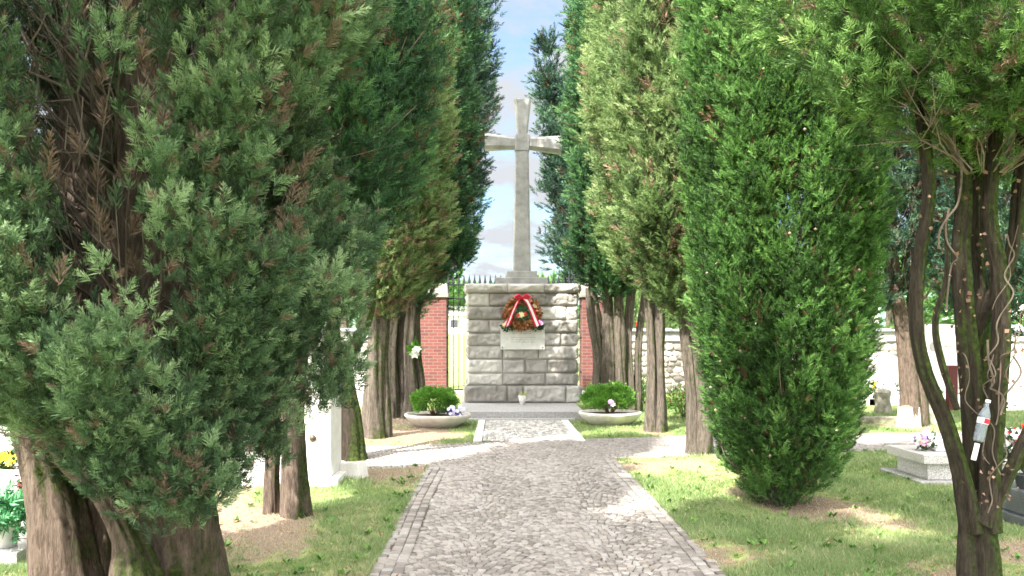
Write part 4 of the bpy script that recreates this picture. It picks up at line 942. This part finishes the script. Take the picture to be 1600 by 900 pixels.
vm.build('ivy_vines', mat('vine', (.07, .052, .04), rough=.9, col2=(.16, .125, .10), scale=9), T)
n = 210; c = rng.uniform([-.45, -.3, .6], [.35, .05, 2.9], (n, 3)); c[:, 0] *= np.clip(c[:, 2] / 2, .3, 1)
d = rng.normal(0, 1, (n, 3)) + np.array([0, 0, -.8]); d /= np.linalg.norm(d, axis=1)[:, None]; e = np.cross(d, rng.normal(0, 1, (n, 3))); e /= np.linalg.norm(e, axis=1)[:, None]; L = rng.uniform(.014, .034, (n, 1)); fz = np.cross(d, e)
V = np.stack([c, c + d * L * .5 + e * L * .45 + fz * L * .2, c + d * L, c + d * L * .5 - e * L * .45 + fz * L * .25], 1).reshape(-1, 3)
npmesh('dead_ivy_leaves', V, np.arange(4 * n).reshape(-1, 4), ramp_mat('withered_leaf', [(0, (.10, .06, .04)), (.5, (.22, .13, .09)), (1, (.36, .23, .16))], rough=.8, transl=.2), T, tint=rng.random(n))
prof = [(2.7, .35, .25), (3.0, .8, .15), (3.6, 1.05), (5, 1.15), (7, .8), (9, .1)]
crown(T, 2.95, 5.3, prof, M_lime_f, 61, plumes=900, tuft=.13, nt_=15, nb=32, wid=.026, diamond=True, out=.55, plen=.4, prad=.12, gap=-.5, zvis=4.4, dead=.05, inner=.1, rough=.2, pale=.0, droop=.6,
      lobes=[(.25, -.55, 2.95, .38, .22, 50), (-.1, -.5, 3.1, .3, .2, 30), (-.75, -.1, 3.25, .3, .22, 22)])
twigs(T, prof, M_twig, 15, 100, r0=.0045, sides=4, zr=(2.9, 5), forks=3)

# conifers farther right
T = tree('cypress with a broad twin trunk beyond the crossing path on the right', 7.25, 15.5, group='dark cypresses on the far right lawn')
S = [stem([(1424, 676, .24), (1424, 660, .17), (1418, 580, .15), (1408, 500, .13), (1396, 440, .11), (1390, 300, .09), (1380, 0, .05)], 7.25, 15.5),
     stem([(1436, 672, .2), (1434, 600, .13), (1430, 500, .13), (1430, 400, .10), (1440, 100, .06)], 7.25, 15.5, .15)]
stems_mesh('trunk', S, M_bark, T, 13.1, segs=32)
prof = [(2.2, .4, -.3), (2.8, .8, -.2), (3.6, 1.1), (5, 1.25), (7, 1.2), (9, .8), (11.5, .1)]
crown(T, 7.25, 15.5, prof, M_blue, 62, plumes=750, tuft=.24, nt_=13, nb=20, wid=.045, plen=.6, prad=.16, zvis=8, inner=.2, rough=.2, gap=-.75, pale=.1)
twigs(T, prof, M_twig, 16, 90, r0=.015)
for (x, y, sd_, lab) in ((7.6, 12.0, 63, 'dark conifer behind the ivy-wound tree at the right edge'), (9.8, 17.5, 64, 'bluish conifer farther back on the right lawn near the wall')):
    T = tree(lab, x, y, group='dark cypresses on the far right lawn')
    stems_mesh('trunk', [([(0, 0, -.1), (.05, 0, 1), (-.05, 0, 3), (0, 0, 9)], [.2, .15, .12, .02]), ([(.12, 0, -.1), (.2, 0, 1), (.4, 0, 3), (.4, 0, 6)], [.15, .1, .08, .02])], M_barkm, T, 14 + x, segs=24, step=.1)
    prof = [(1.9, .4), (2.5, 1.0), (4, 1.35), (6, 1.3), (8.5, .8), (10.5, .1)]
    crown(T, x, y, prof, M_blue, sd_, plumes=520, tuft=.26, nt_=13, nb=18, wid=.05, plen=.65, prad=.18, zvis=7.5, inner=.2, rough=.25, gap=-.7, pale=.05)
    twigs(T, prof, M_twig, sd_, 60, r0=.014)
# cypress on the far left lawn, sunlit double trunk
T = tree('cypress with sunlit yellowish twin trunk far out on the left lawn', -4.45, 13.2, group='cypresses on the far left lawn')
S = [([(0, 0, -.1), (0, 0, .4), (.02, 0, 1.5), (.05, 0, 3), (0, 0, 6)], [.25, .17, .15, .12, .05]), ([(-.2, 0, -.1), (-.25, 0, .5), (-.4, 0, 1.8), (-.6, 0, 3.4)], [.2, .13, .11, .06])]
stems_mesh('trunk', S, M_barkg, T, 21, segs=28)
prof = [(3.0, .5), (3.8, 1.1), (5, 1.3), (7, 1.2), (9, .7), (10.5, .1)]
crown(T, -4.45, 13.2, prof, M_pale, 71, plumes=420, tuft=.24, nt_=13, nb=18, wid=.05, plen=.6, prad=.17, zvis=7.5, inner=.2)
twigs(T, prof, M_twig, 71, 30)
# unseen trees added by the photographer, placed and sized to shade the path
for (x, y, sd_, lab) in ((-2.2, -1.2, 81, 'unseen cypress carrying on the left row beside the photographer, added for its shade'), (-3.75, -.6, 82, 'tall unseen cypress a step outside the left row, added to shade the path')):
    T = tree(lab, x, y)
    stems_mesh('trunk', [([(0, 0, -.1), (0, 0, 1), (0, 0, 4), (0, 0, 9)], [.3, .22, .15, .02])], M_bark, T, 31 + y, segs=24, step=.12)
    crown(T, x, y, [(1.6, .4), (2.4, .9), (4, 1.2), (7, 1.25), (11 if sd_ == 82 else 9.5, 1.1), (13 if sd_ == 82 else 11, .6), (14.5 if sd_ == 82 else 12.3, .1)], M_dark, sd_, plumes=800, tuft=.3, nt_=12, nb=18, wid=.05, plen=.8, prad=.2, inner=.2)

# ------------------------------------------------------------------ graves and small things
M_gran2 = mat('speckled_granite', (.30, .28, .27), rough=.35, col2=(.62, .60, .58), scale=90, spec=.5, c2lo=.42, c2hi=.58)
M_dgran = mat('dark_granite', (.05, .055, .06), rough=.3, col2=(.14, .15, .16), scale=80, spec=.5)
M_lime = mat('pale_limestone', (.62, .60, .56), rough=.7, col2=(.80, .78, .74), scale=5, bump=.2)
M_old = mat('mossy_stone', (.13, .12, .09), rough=.95, col2=(.36, .34, .27), scale=7, bump=.9, bscale=18)
M_glass = mat('smoked_glass', (.05, .05, .06), rough=.2)
M_pot = mat('white_pot', (.72, .72, .70), rough=.4, var=.06)
WHITE, PINK, RED, YEL, LIL, CREAM = (.80, .78, .78), (.78, .38, .50), (.68, .03, .02), (.85, .55, .03), (.45, .30, .68), (.80, .72, .55)
def bouquet(name, lab, loc, cols, n, spread, hgt, rng, fr=.045, pot=None, potm=None, leafm=None, nl=120, group=None):
    t = thing(name, lab, 'flowers', loc, group)
    z0 = 0
    if pot:
        MB().lathe([(.001, 0), (pot[0] * .75, 0), (pot[0], pot[1]), (pot[0] * 1.05, pot[1]), (pot[0] * .85, pot[1] * .97), (.001, pot[1] * .9)], 20).build('pot', potm or M_pot, t, smooth=True); z0 = pot[1]
    mb = MB(); heads = []
    for k in range(n):
        a = rng.uniform(0, 6.28); q = spread * math.sqrt(rng.random()); h = z0 + hgt * rng.uniform(.45, 1) * (1 - .35 * q / spread)
        heads.append((q * math.cos(a), q * math.sin(a), h)); mb.tube([(0, 0, z0 * .9 + .0), (heads[-1][0] * .6, heads[-1][1] * .6, h * .6 + z0 * .3), heads[-1]], .003, 4)
    mb.build('stems', M_stem, t)
    leaves('leaves', t, (0, 0, z0 + hgt * .4), (spread * .9, spread * .9, hgt * .4), nl, fr * 1.4, leafm or M_leafd, rng)
    for k, h in enumerate(heads): flower_mb((h[0], h[1] - .02, h[2]), fr * rng.uniform(.75, 1.15), rng).build('blossom', petal_mat(cols[k % len(cols)]), t)
    return t
# right: granite urn slab
g = thing('granite_grave', 'low speckled granite grave slab on a plinth, right lawn', 'grave', (4.62, 9.38, 0))
MB().box(-.08, 1.5, -.07, .95, -.03, .055).build('footing', M_step, g, bevel=.008)
MB().box(.06, 1.32, .06, .78, .057, .235).build('plinth', M_gran2, g, bevel=.006)
MB().box(-.02, 1.42, -.02, .88, .238, .34).build('slab', M_gran2, g, bevel=.008)
bouquet('flower_bouquet', 'white, pink and lilac artificial bouquet on the granite slab', (4.82, 9.75, .34), [WHITE, PINK, WHITE, LIL, WHITE, CREAM], 26, .13, .24, rng, fr=.042)
vs_ = thing('vase_plate', 'flat oblong stone plate beside the bouquet on the granite slab', 'plate', (4.98, 9.72, .342))
MB().box(-.12, .16, -.1, .1, 0, .03).build('plate', M_gran2, vs_, bevel=.006)
# right edge: dark planter with flowers behind the vine tree
g = thing('dark_grave', 'dark polished grave plinth at the right edge behind the ivy-wound tree', 'grave', (4.62, 7.35, 0))
MB().box(-.25, .75, -.2, .6, -.02, .10).build('plinth', M_dgran, g, bevel=.008)
MB().box(-.19, .69, -.14, .54, .103, .30).build('block', M_dgran, g, bevel=.01)
bouquet('flower_bouquet', 'white and red mixed bouquet on the dark grave plinth at right', (4.58, 7.5, .30), [WHITE, WHITE, RED, WHITE, PINK, RED], 40, .24, .48, rng, fr=.06, pot=(.10, .12), potm=M_dgran, nl=240)
# white box, stumps, kerb
x, D = G(1426, 670)
g = thing('marker_stone', 'small white marble marker with slanted brown top beside the twin trunk', 'grave marker', (x, D, 0))
MB().frustum((0, .15, -.02), (.155, .16), (0, .15, .38), (.135, .13)).build('block', M_lime, g, bevel=.008)
MB().frustum((0, .15, .382), (.13, .125), (0, .18, .41), (.12, .10)).build('top_plate', mat('brown_plate', (.30, .18, .10), rough=.5), g)
def stump(px, py, w, h, lab, seed):
    x, D = G(px, py); r_ = random.Random(seed); mb = MB(); n_ = 12; vs = []
    zs_ = [-.03, h * .3, h * .6, h * .9, h]
    for j_, z in enumerate(zs_):
        for i_ in range(n_):
            a = 6.283 * i_ / n_; q = w * (1, .92, .85, .95, .7)[j_] * r_.uniform(.85, 1.15); vs.append((q * math.cos(a), q * math.sin(a), z + r_.uniform(-.02, .02)))
    fs = [(j_ * n_ + i_, j_ * n_ + (i_ + 1) % n_, (j_ + 1) * n_ + (i_ + 1) % n_, (j_ + 1) * n_ + i_) for j_ in range(4) for i_ in range(n_)] + [tuple(range(n_))[::-1], tuple(4 * n_ + i_ for i_ in range(n_))]
    mb.add(vs, fs); o = mb.build('stone_stub', M_old, smooth=False); o.location = (x, D, 0); tag(o, lab, 'stone', 'old stone stubs')
stump(1379, 647, .17, .52, 'weathered mossy stone stub left of the twin-trunk cypress', 1)
stump(1452, 664, .19, .58, 'taller mossy stone stub just right of the white marker', 2)
x, D = G(1372, 661); o = MB().box(-.75, .75, -.09, .09, -.02, .12).build('stone_kerb', M_old, bevel=.02); o.location = (x, D, 0); tag(o, 'low mossy stone kerb on the grass by the twin trunk', 'kerb')
# far right wall graves
def headstone(px, D, w, h, lab, shape='arch', flowers=True, seed=0, base=.5, m=None, photo=True, grp='white graves along the wall'):
    x = (px - PX) * D / FPX; m = m or M_lime
    g = thing('headstone_grave', lab, 'grave', (x, D, 0), grp); r_ = np.random.default_rng(seed + 100)
    MB().box(-w * .62, w * .62, -1.5, .3, -.03, .16).build('kerb', m, g, bevel=.01)
    MB().box(-w * .52, w * .52, -1.38, -.05, .163, .24).build('ledger', m, g, bevel=.01)
    n_ = 14; vs = []; top = h * (.16 if shape == 'arch' else .02)
    pts = [(-w / 2, .165), (w / 2, .165)] + [(w / 2 * math.cos(math.pi * k / n_), h - top + top * math.sin(math.pi * k / n_)) for k in range(n_ + 1)]
    vs = [(p[0], 0, p[1]) for p in pts] + [(p[0], .14, p[1]) for p in pts]; k = len(pts)
    MB().add(vs, [tuple(range(k)), tuple(range(k, 2 * k))[::-1]] + [(i_, i_ + k, (i_ + 1) % k + k, (i_ + 1) % k) for i_ in range(k)]).build('headstone', m, g, bevel=.008)
    if photo:
        mb = MB(); vs = [(-w * .05 + .09 * math.cos(6.283 * k / 20), -.018, h * .72 + .12 * math.sin(6.283 * k / 20)) for k in range(20)] + [(-w * .05 + .09 * math.cos(6.283 * k / 20), 0, h * .72 + .12 * math.sin(6.283 * k / 20)) for k in range(20)]
        mb.add(vs, [tuple(range(20))] + [(k, 20 + k, 20 + (k + 1) % 20, (k + 1) % 20) for k in range(20)]).build('oval_photo', mat('oval_photo', (.35, .33, .32), rough=.3), g)
        mb = MB()
        for j_ in range(4): mb.box(w * .12, w * .12 + w * .25, -.004, -.001, h * (.72 - .07 * j_), h * (.72 - .07 * j_) + .012)
        for j_ in range(3): mb.box(-w * .42, -w * .18, -.004, -.001, h * (.52 - .07 * j_), h * (.52 - .07 * j_) + .012)
        mb.build('lettering', M_ink, g)
    return g, x
headstone(1366, 22.2, 1.25, 1.25, 'pale arched headstone with an oval portrait against the right wall', seed=1)
bouquet('flower_bouquet', 'yellow and white bouquet left on the arched wall grave', (9.15, 20.95, .24), [YEL, WHITE, CREAM], 16, .18, .34, rng, fr=.06)
bouquet('flower_bouquet', 'white and green bouquet right on the arched wall grave', (9.75, 20.95, .24), [WHITE, WHITE, LIL], 16, .18, .34, rng, fr=.06)
headstone(1462, 21.0, 1.1, 1.95, 'tall white rectangular headstone seen between the ivy-wound stems', shape='flat', seed=2)
headstone(1302, 22.2, 1.1, 1.1, 'pale arched headstone mostly behind the fresh green cypress', seed=3)
headstone(1560, 20.5, 1.2, 1.3, 'pale headstone behind the ivy-wound tree near the right edge', seed=4)
x, D = G(1487, 641); o = MB().box(-.10, .10, -.08, .08, -.02, 1.0).build('wooden_post', mat('dark_red_wood', (.10, .022, .022), rough=.6), bevel=.01); o.location = (x, D, 0); tag(o, 'dark red square wooden post standing near the ivy-wound stems', 'post')
t = thing('terracotta_pot', 'small terracotta pot plant by the dark red post', 'potted plant', G(1458, 640) + (0,))
MB().lathe([(.001, 0), (.12, 0), (.17, .22), (.19, .22), (.19, .28), (.15, .28), (.14, .22), (.001, .2)], 18).build('pot', mat('terracotta', (.45, .17, .08), rough=.8), t, smooth=True)
leaves('leaves', t, (0, 0, .34), (.16, .16, .14), 110, .1, M_leaf, rng)
# shrubs by the right wall
for (px, py, w, h, lab, mm) in ((1007, 630, .40, .62, 'green rose bush by the wall between the right trunks', M_leaf), (1068, 655, .40, .62, 'rose bush with reddish new leaves beside the split grey trunk', M_leaf), (1140, 640, .5, .5, 'low dark bush behind the fresh green cypress', M_leafd)):
    x, D = G(px, py); t = thing('rose_bush', lab, 'bush', (x, D, 0)); tw = MB()
    for k in range(14): a = rng.uniform(0, 6.28); tw.tube([(0, 0, 0), (.4 * w * math.cos(a), .4 * w * math.sin(a), h * .5), (.8 * w * math.cos(a), .8 * w * math.sin(a), h * rng.uniform(.7, 1.1))], [.008, .006, .003], 4)
    tw.build('stems', M_stem, t); leaves('leaves', t, (0, 0, h * .6), (w, w, h * .5), 900, .06, mm, rng)
    if px == 1068: leaves('leaves', t, (0, -.05, h * .75), (w * .9, w * .9, h * .35), 120, .06, M_dry, rng)
cn = thing('red_grave_lamp', 'small red votive lamp on the right wall band between trunks', 'lamp', P(997, 528, 24.85)[:2] + (1.895,))
MB().lathe([(.001, 0), (.05, 0), (.055, .02), (.055, .17), (.001, .17)], 16).build('glass', mat('red_plastic', (.55, .01, .02), rough=.3), cn, smooth=True)
MB().lathe([(.001, .172), (.06, .172), (.05, .21), (.001, .225)], 16).build('lid', mat('brass', (.5, .35, .1), rough=.35, metal=.8), cn, smooth=True)

# the bottle trap hanging on the ivy-wound tree
bt = thing('plastic_bottle', 'clear plastic bottle with red and white label hung on the ivy-wound trunk', 'bottle', P(1528, 690, 5.12), None)
bt.rotation_euler = (0, R(14), 0); bt.scale = (.86, .86, .86)
mg = bpy.data.materials.new('clear_plastic'); mg.use_nodes = True; b_ = mg.node_tree.nodes['Principled BSDF']; b_.inputs['Transmission Weight'].default_value = .75; b_.inputs['Roughness'].default_value = .12; b_.inputs['IOR'].default_value = 1.2; b_.inputs['Base Color'].default_value = (.62, .70, .80, 1)
MB().lathe([(.001, .0), (.030, 0), (.036, .01), (.034, .03), (.037, .05), (.034, .07), (.037, .09), (.036, .14), (.038, .16), (.038, .19), (.022, .235), (.014, .25), (.014, .275), (.001, .275)], 24).build('body', mg, bt, smooth=True)
MB().lathe([(.0385, .128), (.0388, .128), (.0388, .168), (.0385, .168)], 24).build('label_band', M_pot, bt)
mb = MB(); vs = []
for k in range(9): a = -1.9 + k * .16; vs += [(.0402 * math.cos(a), .0402 * math.sin(a), .132), (.0402 * math.cos(a), .0402 * math.sin(a), .166)]
vs += [(v[0] * .985, v[1] * .985, v[2]) for v in vs]
fs = [(2 * k, 2 * k + 2, 2 * k + 3, 2 * k + 1) for k in range(8)] + [(18 + 2 * k, 18 + 2 * k + 1, 18 + 2 * k + 3, 18 + 2 * k + 2) for k in range(8)]
mb.add(vs, fs).build('label_patch', M_red, bt)
MB().lathe([(.001, .277), (.017, .277), (.017, .297), (.001, .297)], 14).build('cap', M_pot, bt)
MB().tube([(0, 0, .297), (.0, .01, .33), (-.01, .09, .40)], .0015, 4).build('hanging_wire', M_iron, bt)
tg_ = MB().box(-.018, .018, -.002, .002, -.13, -.012).build('paper_tag', M_pot, bt)

# left: white tombs
g = thing('white_tomb', 'tall white marble tomb slab standing by the mossy leaning trunk', 'tomb', (-2.35, 9.35, 0))
MB().box(-.62, .62, -.10, .75, -.03, .10).build('base', M_lime, g, bevel=.01)
MB().box(-.55, .42, .02, .60, .103, 1.22).build('body', M_lime, g, bevel=.012)
MB().box(.423, .53, .0, .62, .103, 1.26).build('corner_post', M_lime, g, bevel=.012)
mb = MB().lathe([(.001, 0), (.035, 0), (.04, .012), (.02, .03), (.001, .032)], 16); o = mb.build('bronze_knob', mat('bronze', (.10, .08, .06), rough=.4, metal=.6), g, smooth=True); o.rotation_euler = (R(90), 0, 0); o.location = (.33, .018, .52)
x, D = G(551, 751)
g = MB().frustum((0, 0, -.02), (.14, .10), (-.02, .02, .19), (.125, .085)).build('white_block', M_lime, bevel=.006); g.location = (x, D + .1, 0); g.rotation_euler = (0, R(-4), R(-22)); tag(g, 'small white stone block tilted on the grass by the tall tomb', 'block')
g = thing('stepped_tomb', 'white stepped marble tomb seen between the first two left trunks', 'tomb', (-3.3, 10.4, 0))
MB().box(-.9, .9, -.8, 1.3, -.03, .2).build('lower_step', M_lime, g, bevel=.012)
MB().box(-.75, .75, -.62, 1.2, .203, .42).build('upper_step', M_gran2, g, bevel=.012)
MB().box(-.6, .6, -.45, 1.1, .423, .60).build('top_slab', M_lime, g, bevel=.012)
MB().box(-.5, .5, .85, 1.02, .603, 1.45).build('headstone', M_lime, g, bevel=.012)
for i_, (x, y, w, h, lab, sh) in enumerate(((-5.4, 10.3, 1.0, 1.2, 'white arched grave behind the big left trunk', 'arch'), (-4.9, 8.9, .9, .9, 'low white headstone at the far left edge', 'flat'), (-6.6, 12.5, 1.1, 1.5, 'tall white headstone deep on the left lawn', 'flat'), (-3.9, 16.8, 1.1, 1.3, 'white arched headstone deep between the left trunks', 'arch'), (-6.0, 20.5, 1.2, 1.4, 'white headstone close to the left wall', 'flat'), (-3.3, 21.8, 1.1, 1.2, 'white arched headstone against the left wall', 'arch'))):
    headstone(PX + x / y * FPX, y, w, h, lab, sh, seed=20 + i_, grp='white graves on the left lawn')
# left edge near grave with plants
g = thing('granite_grave', 'grey granite grave slab at the lower left edge under potted plants', 'grave', (-3.36, 6.02, 0))
MB().box(-1.3, 0, 0, .75, -.02, .11).build('slab', M_gran2, g, bevel=.006)
MB().box(-1.2, -.12, .4, .72, .113, .26).build('block', M_lime, g, bevel=.006)
bouquet('fern_pot', 'trailing bright green fern in a white pot on the lower left slab', (-3.55, 6.2, .113), [(.25, .50, .28)], 3, .1, .2, rng, fr=.02, pot=(.11, .17), nl=20)
fp = [o for o in bpy.data.objects if o.name.startswith('fern_pot')][0]; fp['category'] = 'potted plant'
n_ = 90; Dr = rng.normal(0, 1, (n_, 3)); Dr[:, 2] = np.abs(Dr[:, 2]) * .6 - .35; Pp = rng.normal(0, .07, (n_, 3)) + np.array([0.03, -.05, .24])
place_sprays('fronds', Pp, Dr, np.full(n_, .19), np.full(n_, .5), M_fern, fp, rng, nb=34, wid=.04, diamond=True)
bouquet('flower_pot', 'yellow pansies in a pale pot at the far left edge', (-3.98, 7.1, .26), [YEL, (.85, .65, .05), YEL], 16, .14, .15, rng, fr=.05, pot=(.11, .28), potm=M_pot)
bouquet('flower_pot', 'pink and coral flowers beside the big left trunk', (-3.62, 6.75, .26), [PINK, (.80, .30, .24), (.82, .62, .62)], 34, .14, .26, rng, fr=.045, pot=(.07, .10))
g = thing('granite_grave', 'pale grave block carrying the yellow and pink flowers, left edge', 'grave', (-4.1, 7.15, 0))
MB().box(-.9, .62, -.5, .6, -.02, .12).build('plinth', M_gran2, g, bevel=.006); MB().box(-.8, .56, -.44, .5, .123, .258).build('slab', M_lime, g, bevel=.006)
lp = thing('grave_lamp', 'small dark votive lamp beside the yellow pansies', 'lamp', (-4.02, 6.78, .26))
MB().lathe([(.001, 0), (.05, 0), (.055, .02), (.045, .13), (.06, .14), (.03, .18), (.001, .19)], 16).build('body', M_glass, lp, smooth=True)

# ------------------------------------------------------------------ the land beyond
M_hedge = M_mid
rng = np.random.default_rng(77)
def bush_cloud(name, lab, x, y, z0, w, h, n, seed, m, cat='tree', grp='trees beyond the meadow'):
    t = thing(name, lab, cat, (x, y, z0), grp); r_ = np.random.default_rng(seed)
    MB().tube([(0, 0, -.3), (0, 0, h * .5), (.1, 0, h * .8)], [w * .07, w * .05, w * .02], 8).build('trunk', M_barkg, t)
    q = r_.normal(0, 1, (n, 3)); q /= np.linalg.norm(q, axis=1)[:, None]; lump = 1 + .25 * sn(q[:, 0] * 3 + seed, q[:, 1] * 3, q[:, 2] * 3, seed)
    Pp = q * np.array([w, w * .7, h * .48]) * lump[:, None] * r_.uniform(.6, 1, (n, 1)) + np.array([0, 0, h * .55])
    place_sprays('crown', Pp, q + np.array([0, 0, .5]), np.full(n, w * .22), np.clip(r_.normal(.6, .15, n), .25, 1), m, t, r_, nb=20, wid=.09)
far = [(-30, 95, 9, 8), (-18, 100, 8, 7), (-9, 92, 7, 6.2), (-2.5, 96, 6, 4.6), (6, 98, 8, 5.4), (17, 90, 7, 5.6), (24, 97, 8, 6.5), (36, 92, 9, 7), (50, 95, 10, 8), (-45, 90, 10, 8)]
sides_ = ['far left', 'left', 'left of the monument', 'seen through the gate', 'right of the monument', 'behind the right row', 'right', 'farther right', 'far right', 'outermost left']
for k, (x, y, w, h) in enumerate(far):
    bush_cloud('distant_tree', 'hazy green tree across the meadow, ' + sides_[k], x, y, 2.2, w, h, 420, 200 + k, M_pale if k % 2 else M_mid)
for k, (x, y, w, h, lab) in enumerate(((14, 31, 2.6, 4.6, 'green tree behind the right wall past the twin trunk'), (19, 34, 3, 5.6, 'large green tree behind the right wall near the frame edge'), (-9.5, 33, 2.6, 5.2, 'green tree behind the left wall'), (5.6, 36, 1.9, 2.9, 'lime green tree over the wall between the right trunks'), (-15, 31, 3, 6, 'green tree behind the left wall far out'))):
    bush_cloud('garden_tree', lab, x, y, .4, w, h, 520, 300 + k, M_pale if k == 3 else M_mid, grp='trees just behind the wall')
hs = thing('white_house', 'small white house across the meadow seen through the gate', 'house', (-4.6, 88, 2.0))
MB().box(-3.5, 3.5, 0, 5, 0, 1.9).build('wall', M_lime, hs)
mb = MB(); mb.add([(-3.8, -.3, 1.9), (3.8, -.3, 1.9), (3.8, 5.3, 1.9), (-3.8, 5.3, 1.9), (-3.8, 2.5, 3.0), (3.8, 2.5, 3.0)], [(0, 1, 5, 4), (2, 3, 4, 5), (0, 4, 3), (1, 2, 5), (0, 3, 2, 1)]); mb.build('roof', mat('grey_roof', (.35, .33, .32)), hs)
for x in (-2, 0, 2): MB().box(x - .4, x + .4, -.03, .02, .7, 1.5).build('window', M_glass, hs)
bl = thing('pale_building', 'long white building with glazed bays behind the right wall', 'building', (26, 50, 1.2))
MB().box(-9, 9, 0, 8, 0, 4.2).build('wall', M_lime, bl)
MB().box(-9.3, 9.3, -.4, 8.4, 4.203, 4.5).build('roof', M_plaster, bl)
mglz = mat('green_glazing', (.18, .30, .27), rough=.2)
for k in range(8):
    f = MB().box(-8.3 + k * 2.1, -6.6 + k * 2.1, -.05, .02, 1.0, 3.4).build('window', M_pot, bl); MB().box(-8.2 + k * 2.1, -6.7 + k * 2.1, -.07, -.052, 1.1, 3.3).build('pane', mglz, f)
mb = MB(); n_ = 60
hv = [(-400 + 800 * k / n_, 700, 2 + 20 + 14 * math.sin(k * .35) + 6 * math.sin(k * 1.1)) for k in range(n_ + 1)]
vs = [(x, 520, 0) for x, y, z in hv] + hv + [(x, 1000, 0) for x, y, z in hv]; k = n_ + 1
mb.add(vs, [(i_, i_ + 1, k + i_ + 1, k + i_) for i_ in range(n_)] + [(k + i_, k + i_ + 1, 2 * k + i_ + 1, 2 * k + i_) for i_ in range(n_)])
tag(mb.build('hills', mat('hill_green', (.08, .13, .08), rough=1, scale=.05, var=.3)), kind='structure')
